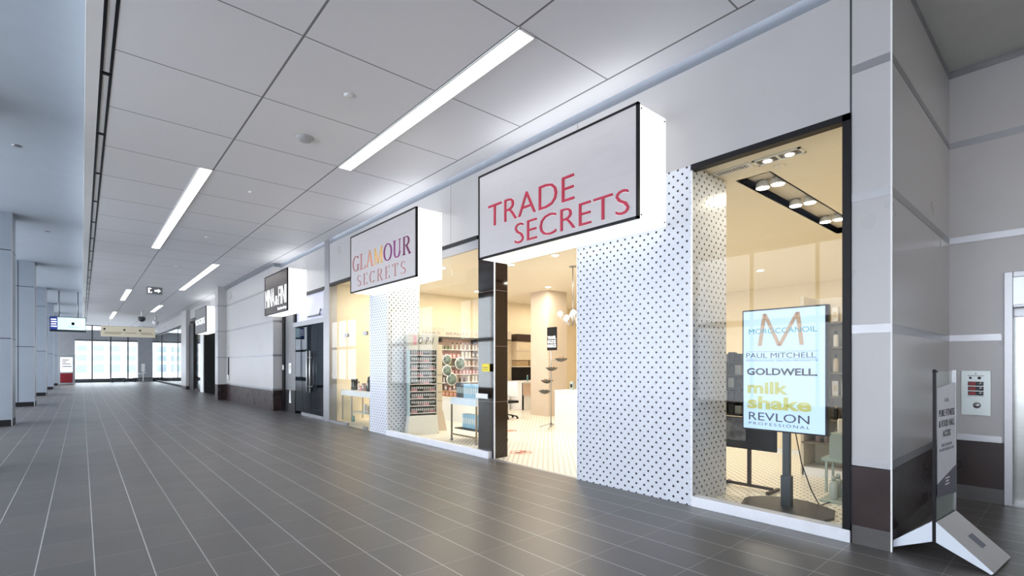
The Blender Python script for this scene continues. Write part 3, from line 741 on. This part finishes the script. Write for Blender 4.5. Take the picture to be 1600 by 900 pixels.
for a, b in zip(P[:-1], P[1:]):
    hw = .026
    mb.prism([(SY(a[0]-hw), SZ(a[1])), (SY(a[0]+hw), SZ(a[1])), (SY(b[0]+hw), SZ(b[1])), (SY(b[0]-hw), SZ(b[1]))], TX-.0242, TX-.023, 'x')
mb.build('screen_logo', gold, S)
stext('MOROCCANOIL', .073, .913, .152, .196, teal)
for g_ in (.347, .408): MB().box(TX-.0245, TX-.023, SY(.92), SY(.037), SZ(g_)-.0015, SZ(g_)+.0015).build('screen_rule', blk, S)
stext('PAUL MITCHELL', .037, .90, .357, .400, lav)
stext('PROFESSIONAL SALON PRODUCTS', .037, .92, .416, .428, lav)
stext('GOLDWELL.', .046, .917, .485, .545, blk, bold=.03)
stext('milk', .052, .58, .598, .702, olive, bold=.04)
stext('shake', .052, .85, .722, .832, olive, bold=.04)
stext('REVLON', .073, .826, .86, .928, lav)
stext('PROFESSIONAL', .073, .83, .944, .968, lav, spacing=1.4)
MB().box(.06, .12, -.03, .04, .35, 2.0).box(.052, .13, -.045, .055, .02, .36).box(TX+.04, .07, -.2, .2, 1.3, 1.7).build('pole', pbr('dark_slate_metal', (.035, .042, .05), .35, metal=.3, noise=.05), t, .004)
bp = [(-.32+.04, -.40), (.30, -.42), (.30, .0), (.22, .25), (.10, .38), (-.05, .44), (-.28, .42)]
poly = [(.02, -.46), (.32, -.38)]+[(.09+.40*math.cos(a), .02+.44*math.sin(a)) for a in [math.radians(q) for q in range(-20, 100, 12)]]+[(-.10, .40), (-.26, .36), (-.28, -.38)]
MB().prism(poly, 0, .03).build('base_plate', pbr('dark_base_plate', (.045, .043, .045), .5, noise=.1), t, .004)
tag(MB().tube([(5.74, 2.06, .95), (5.78, 2.04, .8), (5.82, 2.0, .5), (5.95, 1.95, .2), (6.05, 1.9, .02), (6.3, 1.88, .012), (6.6, 1.9, .012)], .006, 6).build('power_cable', M_black), 'thin black power cable hanging from the display screen to the floor', 'cable')

# black poster rack
t = thing('poster_rack', 'black metal floor rack with posters and dark shelves behind the display screen', 'rack', (6.28, 2.75, 0), 0)
rk = pbr('rack_brown_black', (.03, .02, .02), .4, noise=.1)
MB().box(-.02, .02, -.02, .02, .04, 1.75).build('upright', rk, t, .003)
MB().box(-.015, .015, -.28, .33, .03, .065).build('foot_bar', rk, t, .003)
MB().box(-.16, .16, -.30, -.26, 0, .04).build('cross_foot', rk, t, .003); MB().box(-.16, .16, .30, .34, 0, .04).build('cross_foot', rk, t, .003)
MB().box(-.05, .0, .02, .36, .90, 1.68).build('back_panel', M_black, t)
for k, z in enumerate((.92, 1.08, 1.24, 1.40, 1.56)): MB().box(-.20, -.05, .02, .36, z, z+.02).build('shelf', rk, t)
MB().box(-.06, -.05, .02, .34, .60, .88).build('poster', pbr('grey_portrait_poster', (.12, .12, .13), .3, noise=.8, scale=9), t)
MB().box(-.06, -.05, -.32, -.03, .53, .86).box(-.065, -.06, -.335, -.015, .515, .53, M_black).build('poster', pbr('mauve_poster', (.40, .35, .42), .3, noise=.35, scale=8), t)
MB().box(-.045, -.03, -.34, .36, .50, .89).build('poster_frame', M_black, t)
dkb = pbr('black_pack', (.012, .012, .014), .3, noise=.3); dsv = pbr('silver_pack', (.3, .3, .28), .3, metal=.5, noise=.2)
for k, z in enumerate((.942, 1.102, 1.262, 1.422, 1.582)):
    for j in range(4):
        o = tag(box1('hair_tool_box', -.05, .05, -.034, .034, 0, .10+.02*((j+k) % 2), dkb if (j+k) % 3 else dsv, None, .004), 'small dark hair tool box on the black poster rack', 'box', 'dark boxes on the poster rack')
        o.location = (6.28-.13, 2.75+.065+j*.083, z)

# gondola shelving, right of the screen
t = thing('shelving_unit', 'cream shelving unit filled with hair products at the right window edge', 'shelving', (7.75, 2.0, 0))
shm = pbr('cream_shelf', (.62, .56, .46), .45, noise=.03)
box1('back_panel', .35, .40, -.55, .62, 0, 2.5, shm, t)
box1('side_panel', -.1, .40, .60, .64, 0, 2.5, shm, t); box1('base', -.1, .36, -.55, .62, 0, .12, M_white, t)
SH = (.45, .78, 1.10, 1.42, 1.76, 2.10)
for z in SH: box1('shelf', -.12, .36, -.55, .62, z, z+.025, pbr('brown_shelf_edge', (.16, .13, .10), .4, noise=.1), t)
BM = {n: pbr('bottle_'+n, c, .3, noise=.06) for n, c in dict(white=(.75, .73, .68), cream=(.66, .58, .44), black=(.02, .02, .02), teal=(.10, .25, .25), mauve=(.30, .22, .22), grey=(.36, .40, .38), amber=(.38, .20, .08), pink=(.65, .30, .34), blue=(.35, .55, .68), green=(.22, .32, .22)).items()}
def bottle_mesh(r, h, m, cap, name='product_bottle'):
    mb = MB().lathe([(r*.95, 0), (r, .01), (r, h*.68), (r*.8, h*.76), (r*.42, h*.80)], n=12, m=m).lathe([(r*.5, h*.80), (r*.5, h*.97), (r*.4, h)], n=12, m=cap)
    return mb.build(name)
def polish_mesh(r, h, m, cap, name):
    return MB().lathe([(r, 0), (r, h*.42), (r*.6, h*.5)], n=10, m=m).lathe([(r*.72, h*.5), (r*.62, h)], n=10, m=cap).build(name)
def box_bottle(w_, d_, h, m, cap=None, name='product_carton'):
    mb = MB().box(-d_/2, d_/2, -w_/2, w_/2, 0, h, m)
    if cap: mb.box(-d_/2-.001, d_/2+.001, -w_/2*.7, w_/2*.7, h*.3, h*.7, cap)
    return mb.build(name)
proto = {}
def place(kind, loc, label, cat, group, rz=0):
    if kind not in proto:
        n, dim, a, b = KINDS[kind]
        o = polish_mesh(*dim, BM[a], BM[b], n) if n == 'nail_polish_bottle' else bottle_mesh(*dim, BM[a], BM[b], n) if len(dim) == 2 else box_bottle(*dim, BM[a], BM[b] if b else None, n)
        proto[kind] = o
    else:
        o = proto[kind].copy(); C.objects.link(o)
    o.location = loc; o.rotation_euler = (0, 0, rz)
    o['label'] = label; o['category'] = cat
    if group: o['group'] = group
    elif 'group' in o: del o['group']
    return o
KINDS = {
 'wb': ('product_bottle', (.032, .22), 'white', 'black'), 'cb': ('product_bottle', (.034, .24), 'cream', 'black'), 'mb': ('product_bottle', (.03, .2), 'mauve', 'mauve'),
 'gb': ('grey_bottle', (.045, .26), 'grey', 'grey'), 'tb': ('product_bottle', (.03, .2), 'teal', 'white'), 'kb': ('product_bottle', (.028, .18), 'black', 'cream'),
 'wc': ('product_carton', (.07, .07, .20), 'white', 'cream'), 'pc': ('product_carton', (.09, .06, .13), 'pink', 'white'), 'kc': ('product_carton', (.12, .06, .09), 'black', 'mauve'),
 'bc': ('blue_carton', (.052, .12, .28), 'blue', 'white'), 'nc': ('dark_carton', (.06, .12, .30), 'black', 'grey'), 'cc': ('product_carton', (.08, .07, .16), 'cream', 'pink'),
 'ac': ('amber_carton', (.16, .12, .16), 'amber', 'pink'), 'gc': ('product_carton', (.08, .06, .11), 'green', 'amber'), 'mc': ('product_carton', (.1, .07, .2), 'mauve', 'white')}
rows = {.45: 'mb', .78: 'kb', 1.10: 'wc', 1.42: 'cb', 1.76: 'wb', 2.10: 'wc'}
names = {.45: 'mauve bottle on the lowest shelf of the cream shelving unit', .78: 'small black bottle on the second shelf of the cream shelving unit', 1.10: 'white carton on the third shelf of the cream shelving unit',
         1.42: 'cream bottle on the fourth shelf of the cream shelving unit', 1.76: 'white bottle on the fifth shelf of the cream shelving unit', 2.10: 'white carton on the top shelf of the cream shelving unit'}
for z in SH:
    for j in range(9):
        place(rows[z], (7.75+.02, 1.58+j*.11, z+.025), names[z], 'bottle' if rows[z][1] == 'b' else 'carton', 'products on shelf at %d cm' % (z*100))
# low white cabinets
t = thing('display_cabinet', 'low white display cabinet on the dotted floor behind the screen stand', 'cabinet', (9.6, 3.55, 0))
box1('body', -.3, .6, -.95, .35, 0, .62, M_white, t, .005); box1('countertop', -.32, .62, -.97, .37, .62, .65, M_white, t, .004)
for k in range(3): box1('door', -.315, -.30, -.92+k*.42, -.53+k*.42, .08, .58, M_cream, t, .003)
for j in range(8): place('kb' if j % 2 else 'cb', (9.5, 2.75+j*.13, .65), 'small bottle in the row on the low white cabinet', 'bottle', 'bottles on the low white cabinet')
# grey green tray tower and grey bottles on the floor
t = thing('display_box', 'grey green display box standing on its tray right of the screen', 'display box', (6.95, 1.92, 0), 0)
gg = pbr('grey_green_board', (.32, .38, .34), .5, noise=.05)
box1('body', -.12, .12, -.30, .12, .42, .72, gg, t, .004); box1('tray', -.15, .15, -.34, .20, .38, .42, gg, t, .004)
for (a, b) in ((-.12, -.3), (-.12, .15), (.12, -.3), (.12, .15)): box1('leg', a-.012, a+.012, b-.012, b+.012, 0, .38, gg, t)
for j in range(4): place('wb', (6.93, 1.68+j*.09, .72), 'slim white bottle standing on the grey green display box', 'bottle', 'bottles on the grey green box')
o = tag(box1('floor_tray', 6.30, 6.72, 1.42, 1.98, 0.004, .03, gg, None, .004), 'grey green tray under the grey bottles on the floor', 'tray')
for i in range(2):
    for j in range(4):
        place('gb', (6.42+i*.16, 1.50+j*.125, .03), 'grey bottle standing on the floor tray at the right window edge', 'bottle', 'grey bottles on the floor tray')

# ================================================================== SHOP: THROUGH THE DOORWAY
t = thing('sales_counter', 'white box counter just inside the doorway, right side', 'counter', (8.43, 7.3, 0))
box1('body', 0, .8, -1.3, .91, 0, .92, pbr('warm_white_laminate', (.76, .72, .70), .35, noise=.02), t, .004)
box1('countertop', -.01, .81, -1.31, .92, .92, .945, M_white, t, .003)
KINDS['ds'] = ('display_holder', (.10, .06, .2), 'grey', 'black')
for j in range(3): place('ds', (8.75, 7.95-j*.2, .945), 'small clear and dark product holder on the white counter', 'holder', 'holders on the white counter')
t = thing('leaflet_rack', 'slim white leaflet rack on the white counter', 'rack', (8.95, 7.62, .945))
box1('back', .0, .01, -.1, .1, 0, .75, M_white, t)
for k in range(6): box1('pocket', -.04, .0, -.1, .1, .1+k*.11, .13+k*.11, M_white, t)
box1('foot', -.08, .05, -.1, .1, 0, .012, M_white, t)
# travel size sign and tiered bowl stand
t = thing('tiered_bowl_stand', 'slim steel stand with four tilted wire bowls and black board on top', 'stand', (8.62, 8.52, 0), 0)
MB().cyl(.014, .02, 2.45, n=8).cyl(.014, .3, 1.95, (.05, .05, 0), 8).build('pole', M_steel, t)
MB().box(-.015, .005, -.20, .12, 1.89, 2.45).build('sign_board', M_black, t)
for s_, z0 in (('TRAVEL', 2.16), ('SIZE', 2.06), ('PRODUCTS', 1.96)): text('board_text', s_, .10, -.18, z0, z0+.075, 'x', -.015, wE, t, .002, bold=.01)
for i, (dy, z) in enumerate(((-.34, 1.66), (-.02, 1.44), (.14, 1.13), (.22, .87))):
    MB().lathe([(.02, 0), (.09, .02), (.15, .07), (.155, .085), (.14, .075), (.08, .03)], (0, dy, z-.05), 14).build('bowl', pbr('dark_wire_bowl', (.10, .10, .09), .35, metal=.5, noise=.3, scale=20), t)
    MB().tube([(0, 0, z), (0, dy, z-.05)], .008, 6).build('bracket', M_steel, t)
for k in range(4): MB().tube([(0, 0, .12), (.28*math.cos(k*PI/2+.6), .28*math.sin(k*PI/2+.6), .02)], .012, 6).build('foot', M_steel, t)
KINDS['tp'] = ('travel_bottle', (.022, .09), 'amber', 'mauve'); KINDS['tq'] = ('travel_bottle', (.022, .09), 'black', 'white')
for i, (dy, z) in enumerate(((-.34, 1.66), (-.02, 1.44), (.14, 1.13), (.22, .87))):
    for k in range(5):
        a = k*1.257
        place('tp' if i < 1 else 'tq' if i == 3 else ('tp', 'tq')[k % 2], (8.62+.06*math.cos(a), 8.52+dy+.06*math.sin(a), z-.02), 'tiny travel bottle in the %s bowl of the steel stand' % ('top', 'second', 'third', 'lowest')[i], 'bottle', 'travel bottles in the %s bowl' % ('top', 'second', 'third', 'lowest')[i])
# chandelier
t = thing('chandelier', 'glowing glass chandelier hanging inside the doorway', 'chandelier', (8.33, 7.55, 3.75))
MB().cyl(.012, -1.0, 0, n=8).build('rod', M_steel, t); MB().cyl(.08, -.02, 0).build('ceiling_rose', M_steel, t)
gl = emi('glowing_glass', (1, .97, .88), 5)
for k in range(8):
    a = k*PI/4; r = .28 if k % 2 else .2; z = -1.22+.1*(k % 2)
    MB().tube([(0, 0, -1.0), (r*.6*math.cos(a), r*.6*math.sin(a), -1.32), (r*math.cos(a), r*math.sin(a), z)], .008, 6).build('arm', M_steel, t)
    MB().lathe([(.02, 0), (.055, .03), (.06, .07), (.03, .11)], (r*math.cos(a), r*math.sin(a), z), 12).build('lamp_shade', gl, t)
# desk and wall unit on rear wall
t = thing('styling_desk', 'cream reception desk against the rear wall left of the taupe column', 'desk', (12.15, 12.75, 0))
box1('front_panel', -.9, .9, -.3, -.26, 0, .92, M_white, t); box1('upper_band', -.9, .9, -.32, -.30, .5, .90, pbr('blush_panel', (.66, .50, .40), .5, noise=.02), t)
box1('desktop', -.9, .95, -.36, .45, .92, .98, M_white, t, .004); box1('side_panel', -.9, -.86, -.3, .45, 0, .92, M_white, t)
for j, kd in enumerate(('tb', 'wb', 'kb', 'cb', 'mb')): place(kd, (11.6+j*.2, 12.6, .98), 'small assorted bottle standing on the cream reception desk', 'bottle', 'bottles on the reception desk')
t = thing('wall_cabinet', 'wall unit with dark top band and black niche above the reception desk', 'cabinet', (12.0, 13.42, 0))
box1('top_band', -.42, .9, -.3, 0, 2.36, 2.62, pbr('dark_brown_band', (.03, .012, .01), .4, noise=.1), t)
box1('upper_cupboard', -.42, .9, -.28, 0, 1.70, 2.36, pbr('pale_oak', (.60, .50, .36), .5, noise=.05), t)
MB().box(-.42, .9, -.05, 0, .98, 1.45).build('niche_back', M_black, t)
MB().box(-.42, .9, -.28, 0, 1.45, 1.49).box(-.42, .9, -.29, -.27, 2.02, 2.04, M_taupe).build('shelf', M_taupe, t)
for k in range(2): box1('basket', -.40+k*.62, .16+k*.62, -.26, -.02, 1.49, 1.68, pbr('wicker', (.38, .26, .14), .7, noise=.4, scale=30), t)
t = thing('office_chair', 'black wheeled office chair partly hidden behind the black door jamb', 'chair', (9.2, 10.85, 0))
MB().cyl(.03, .1, .45, n=10).build('gas_post', M_steel, t)
for k in range(5):
    a = k*2*PI/5+.3; MB().tube([(0, 0, .12), (.30*math.cos(a), .30*math.sin(a), .07)], .02, 6).cyl(.03, .0, .06, (.30*math.cos(a), .30*math.sin(a), 0), 8).build('leg', M_black, t)
box1('seat', -.24, .24, -.24, .24, .45, .52, M_black, t, .02); box1('backrest', .18, .23, -.22, .22, .6, 1.05, M_white, t, .02)
# floor stickers
rs = pbr('red_sticker', (.60, .22, .18), .5, noise=.1)
def ring(x, y, r, label):
    mb = MB(); n = 36
    for k in range(n):
        a, b = 2*PI*k/n, 2*PI*(k+1)/n
        mb.quad([(r*math.cos(a), r*math.sin(a), 0), (r*math.cos(b), r*math.sin(b), 0), (r*.85*math.cos(b), r*.85*math.sin(b), 0), (r*.85*math.cos(a), r*.85*math.sin(a), 0)])
    mb.box(-r*.5, r*.5, -.025, .025, 0, .001).box(-.1, -.02, -.1, .1, 0, .001).box(.04, .12, -.1, .1, 0, .001)
    o = mb.build('floor_sticker', rs); o.location = (x, y, .006); tag(o, label, 'sticker')
ring(5.83, 6.50, .20, 'round red distancing sticker on the floor just inside the doorway')
ring(7.55, 8.80, .17, 'second round distancing sticker deeper inside the shop')
for i, (x, y) in enumerate(((6.6, 5.3), (7.2, 7.0), (7.15, 8.3), (9.5, 7.5), (10.0, 10.0), (6.2, 9.6), (9.0, 12.0), (6.4, 12.2), (12.5, 12.0), (12.0, 5.0))):
    t = thing('downlight', ('shop ceiling downlight nearest the doorway', 'second shop downlight inside the doorway', 'third shop downlight inside the doorway', 'shop downlight above the chandelier side', 'shop downlight beside the taupe column', 'shop downlight above the polish rack window', 'shop downlight near the shelved rear wall', 'shop downlight above the white window table', 'rear shop downlight above the reception desk', 'rear shop downlight at the right side')[i], 'downlight', (x, y, 3.75))
    MB().lathe([(.10, 0), (.10, -.008), (.085, -.010)], n=20).build('trim_ring', M_white, t)
    MB().lathe([(.075, -.010), (.07, -.016)], n=20).build('lamp', M_bulb, t)
    shop_lamp(x, y, 3.72, 52, .6)
t = thing('ceiling_vent', 'square slatted vent in the shop ceiling just inside the doorway', 'vent', (6.5, 5.95, 3.75))
MB().box(-.25, .25, -.25, .25, -.012, 0).build('frame', M_creamc, t)
for k in range(5): MB().box(-.2, .2, -.2+k*.09, -.16+k*.09, -.02, -.012).build('slat', M_taupe, t)

# ================================================================== SHOP: POLISH RACK WINDOW
t = thing('nail_polish_rack', 'tall beige nail polish display rack behind the glass beside the dotted column', 'display rack', (5.75, 9.75, 0), math.radians(74))
rb = pbr('beige_plastic', (.56, .53, .46), .4, noise=.03); rbl = pbr('pale_teal_plastic', (.42, .55, .56), .4, noise=.03)
W = .31
box1('back_panel', .08, .12, -W, W, .25, 1.95, pbr('dark_taupe_back', (.10, .08, .08), .5, noise=.1), t)
box1('side_panel', -.14, .12, -W-.02, -W, .12, 1.9, rb, t)
box1('side_panel', -.14, .12, W-.02, W+.0, .12, 1.9, rbl, t)
MB().prism([(-W-.05, 0), (W+.05, 0), (W, .42), (-W, .42)], -.20, .12, 'x').build('base', pbr('base_cream', (.66, .64, .58), .4, noise=.02), t, .01)
MB().prism([(-W-.02, 1.86), (W, 1.86), (W+.03, 2.22), (-W-.05, 2.22)], -.16, .12, 'x').build('header', rb, t, .01)
for s_, a0, a1 in (('O', .11, .01), ('P', -.05, -.13), ('I', -.20, -.24)): text('header_letter', s_, a0, a1, 2.0, 2.15, 'x', -.16, ink, t, .004, shear=.3)
for y in (-.02, -.165): MB().cyl(.012, -.164, -.16, (0, y, 2.07), 8, axis='x').build('header_dot', ink, t)
MB().box(-.163, -.16, .15, .22, 1.98, 2.18).build('header_picture', BM['pink'], t)
SZs = [.46+k*.16 for k in range(9)]
for z in SZs:
    MB().box(-.13, .08, -W+.01, W-.03, z, z+.012).box(-.135, -.13, -W+.01, W-.03, z, z+.022).build('shelf', rb, t)
for x in (-.15, .08):
    for y in (-W, W): MB().lathe([(.03, -.015), (.03, .015)], (x, y, .03), 12, axis='y').build('caster', M_black, t)
KINDS['np'] = ('nail_polish_bottle', (.019, .105), 'pink', 'white'); KINDS['nq'] = ('nail_polish_bottle', (.019, .105), 'mauve', 'white'); KINDS['nr'] = ('nail_polish_bottle', (.019, .105), 'black', 'white')
ca, sa = math.cos(math.radians(74)), math.sin(math.radians(74))
for zi, z in enumerate(SZs):
    for j in range(12):
        lx, ly = -.09, -W+.045+j*.045
        place(('np', 'nq', 'nr')[(zi*2+j//3) % 3], (5.75+lx*ca-ly*sa, 9.75+lx*sa+ly*ca, z+.012), 'tiny white capped nail polish bottle in the rows of the beige rack', 'nail polish', 'nail polish bottles on the beige rack')
t = thing('display_tower', 'second beige display tower right behind the nail polish rack', 'display rack', (6.27, 9.98, 0), math.radians(74))
box1('body', -.1, .22, -.13, .13, .1, 2.0, pbr('warm_beige_board', (.60, .54, .44), .45, noise=.03), t, .01)
MB().prism([(-.24, 0), (.17, 0), (.14, .48), (-.14, .48)], -.12, .22, 'x').build('base', M_taupe, t)
for z in (.7, .9, 1.1, 1.3): MB().box(-.103, -.1, -.12, .12, z, z+.008).build('groove', M_joint, t)
# white cart with pale blue boxes
t = thing('display_cart', 'white topped cart on castors carrying blue boxes behind the glass', 'cart', (6.08, 8.10, 0), 0)
box1('tray', -.38, .42, -.46, .42, .74, .88, pbr('pale_blue_white_tray', (.66, .72, .80), .4, noise=.02), t, .006)
for (a, b) in ((-.36, -.44), (-.36, .40), (.40, -.44), (.40, .40)):
    MB().box(a-.014, a+.014, b-.014, b+.014, .06, .74).build('leg', pbr('bronze_tube', (.22, .18, .13), .35, metal=.6, noise=.05), t)
    MB().lathe([(.03, -.012), (.03, .012)], (a, b, .03), 12, axis='y').build('caster', M_steel, t)
MB().box(-.37, -.35, -.44, .40, .12, .15).box(.39, .41, -.44, .40, .12, .15).build('rail', MATS['bronze_tube'], t)
box1('lower_shelf', -.3, .38, -.42, .38, .24, .26, M_black, t)
for j in range(13):
    x = 5.86; y = 8.42-j*.063
    place('nc' if j < 4 else 'bc', (x, y, .88), 'dark carton in the row on top of the white cart' if j < 4 else 'pale blue carton in the row on top of the white cart', 'carton', 'dark cartons on the cart' if j < 4 else 'blue cartons on top of the cart')
for j in range(11): place('bc', (5.98, 8.38-j*.066, .26), 'pale blue carton on the lower shelf of the white cart', 'carton', 'blue cartons under the cart')
# low plinth and wall display at the rear
t = thing('display_plinth', 'low white plinth between the cart and the rear wall', 'plinth', (8.1, 11.4, 0))
box1('body', -.45, .6, -.75, .8, 0, .62, M_white, t, .005); box1('top_board', -.46, .61, -.76, .81, .62, .64, M_white, t)
for j in range(4): place('ac', (7.85, 12.0-j*.2, .64), 'amber gift carton in the row on the white plinth', 'carton', 'amber cartons on the white plinth')
t = thing('wall_display', 'cream wall display with shelves of cosmetics and top valance on the rear wall', 'shelving', (9.9, 13.42, 0))
box1('back_panel', -2.3, 1.25, -.04, 0, .1, 2.35, pbr('blush_pegboard', (.70, .52, .45), .5, noise=.12, scale=6), t)
box1('valance', -2.6, 1.3, -.42, 0, 2.36, 2.68, M_taupe, t); MB().box(-2.6, 1.3, -.425, -.42, 2.36, 2.40).build('valance_edge', M_joint, t)
for x in (-1.9, -1.5, -.1): box1('bracket', x-.03, x+.03, -.36, -.04, 2.24, 2.36, M_joint, t)
text('valance_text', 'NAILS   BEAUTY   COSMETICS', -2.2, 1.0, 2.47, 2.55, 'y', -.42, inkg, t, .004)
WZ = (.72, .98, 1.24, 1.50, 1.76, 2.02)
for z in WZ: box1('shelf', -2.3, 1.25, -.30, -.04, z-.02, z, M_white, t)
box1('base_cabinet', -2.3, 1.25, -.40, -.04, 0, .68, M_white, t)
kk = ['pc', 'kc', 'cc', 'mc', 'gc', 'wc', 'kb', 'wb']
nm = {'pc': 'pink', 'kc': 'black', 'cc': 'cream', 'mc': 'mauve', 'gc': 'green', 'wc': 'white'}
sn = ('lowest', 'second', 'third', 'fourth', 'fifth', 'top')
random.seed(3)
for zi, z in enumerate(WZ):
    x = 8.35
    kd = random.choice(kk)
    while x < 11.05:
        if random.random() < .3: kd = random.choice(kk)
        c_ = nm.get(kd, {'kb': 'black', 'wb': 'white'}.get(kd)); ty = 'carton' if kd[1] == 'c' else 'bottle'
        place(kd, (x, 13.22, z), 'small %s cosmetic %s on the %s shelf of the rear wall display' % (c_, ty, sn[zi]), ty, '%s %ss on the %s display shelf' % (c_, ty, sn[zi]), PI/2)
        x += random.choice((.13, .15, .17))
gm_ = pbr('dark_green_print', (.16, .22, .20), .2, noise=.6, scale=9)
for i, (x, z, r) in enumerate(((8.62, 1.70, .16), (9.12, 1.58, .20), (8.62, 1.36, .17), (8.8, 1.08, .20))):
    o = MB().lathe([(r, -.02), (r, .0)], n=28, axis='y', m=M_white).lathe([(r*.85, -.024), (r*.85, -.02)], n=28, axis='y', m=gm_).build('round_display_plaque'); o.location = (x, 13.08, z)
    tag(o, ('small upper round green plaque hanging before the rear wall display', 'largest round green plaque in the middle of the rear wall display', 'small lower round green plaque hanging before the rear wall display', 'lowest round green plaque above the amber cartons')[i], 'plaque')
o = MB().box(-.02, 0, -.25, .25, -.34, .34, BM['white']).box(-.024, -.02, -.18, .18, -.26, .2, pbr('purple_print', (.40, .25, .55), .4, noise=.3, scale=12)).build('purple_poster')
o.location = (9.95, 12.9, 1.75); o.rotation_euler = (0, 0, PI/2); tag(o, 'white poster with purple print hung at the right of the rear display', 'poster')
# yellow sticker on the black jamb glass
o = tag(MB().box(5.07, 5.078, 6.43, 6.63, 1.43, 1.56, pbr('yellow_sticker', (.85, .68, .05), .5, noise=.03)).box(5.068, 5.07, 6.47, 6.60, 1.49, 1.50, ink).box(5.068, 5.07, 6.47, 6.60, 1.46, 1.465, ink).build('yellow_sticker'), 'small yellow notice stuck on the glass by the black jamb', 'sticker')
o = tag(MB().box(5.066, 5.078, 6.48, 6.80, .98, 1.06).build('white_label', M_white), 'narrow white label on the glass below the yellow notice', 'label')

# ================================================================== SHOP: WINDOW TABLE BEYOND THE DOTTED COLUMN
t = thing('window_table', 'white table with glass under shelf behind the glass doors', 'table', (5.62, 12.45, 0))
box1('tabletop', -.28, .35, -.95, .85, .72, .86, M_white, t, .005)
for (a, b) in ((-.25, -.9), (-.25, .2), (-.25, .8), (.32, -.9), (.32, .8)): MB().box(a-.014, a+.014, b-.014, b+.014, .05, .72).build('leg', M_steel, t)
MB().box(-.25, .32, -.92, .2, .30, .32).build('glass_shelf', pbr('pale_green_shelf', (.45, .52, .50), .2, noise=.02), t)
MB().box(-.26, -.255, .22, .8, .05, .70).build('side_glass', M_glass, t)
for (y, kd, lb, z) in ((12.95, 'nc', 'dark carton at the left end of the white window table', .86), (12.85, 'nc', 'second dark carton on the white window table', .86), (12.62, 'cb', 'cream bottle on the white window table', .86), (12.5, 'pc', 'pink carton on the white window table', .86), (12.3, 'mc', 'mauve carton on the white window table', .86),
                      (12.12, 'kb', 'black bottle on the white window table', .86), (11.95, 'nc', 'dark carton at the right end of the white window table', .86), (11.78, 'wb', 'white bottle at the right end of the white window table', .86),
                      (12.2, 'wc', 'white carton on the glass under shelf', .32), (12.05, 'cc', 'cream carton on the glass under shelf', .32), (12.95, 'tb', 'teal bottle standing under the white window table', .004)):
    place(kd, (5.55, y, z), lb, 'carton' if kd[1] == 'c' else 'bottle', None)
t = thing('hair_dryer', 'black hair dryer propped on the white window table', 'hair dryer', (5.75, 12.3, .86))
MB().lathe([(.045, -.12), (.06, -.05), (.055, .08), (.04, .14)], (0, 0, .32), 14, axis='y').build('barrel', M_black, t); MB().cyl(.025, .1, .3, n=10).build('handle', M_black, t); MB().cyl(.08, 0, .1, n=14).build('stand', M_black, t)
t = thing('hair_steamer', 'tall black leaning salon stand behind the dotted column', 'stand', (5.65, 11.25, 0))
MB().tube([(0, 0, .05), (0, .03, 1.0), (0, -.02, 1.95)], .035, 8).build('pole', M_black, t)
MB().box(-.25, .25, -.2, .25, 0, .05).build('base', M_black, t, .01); MB().prism([(-.05, .7), (.22, .85), (.25, 1.0), (.0, 1.25), (-.05, 1.8)], -.05, .05, 'x').build('drape', M_black, t)
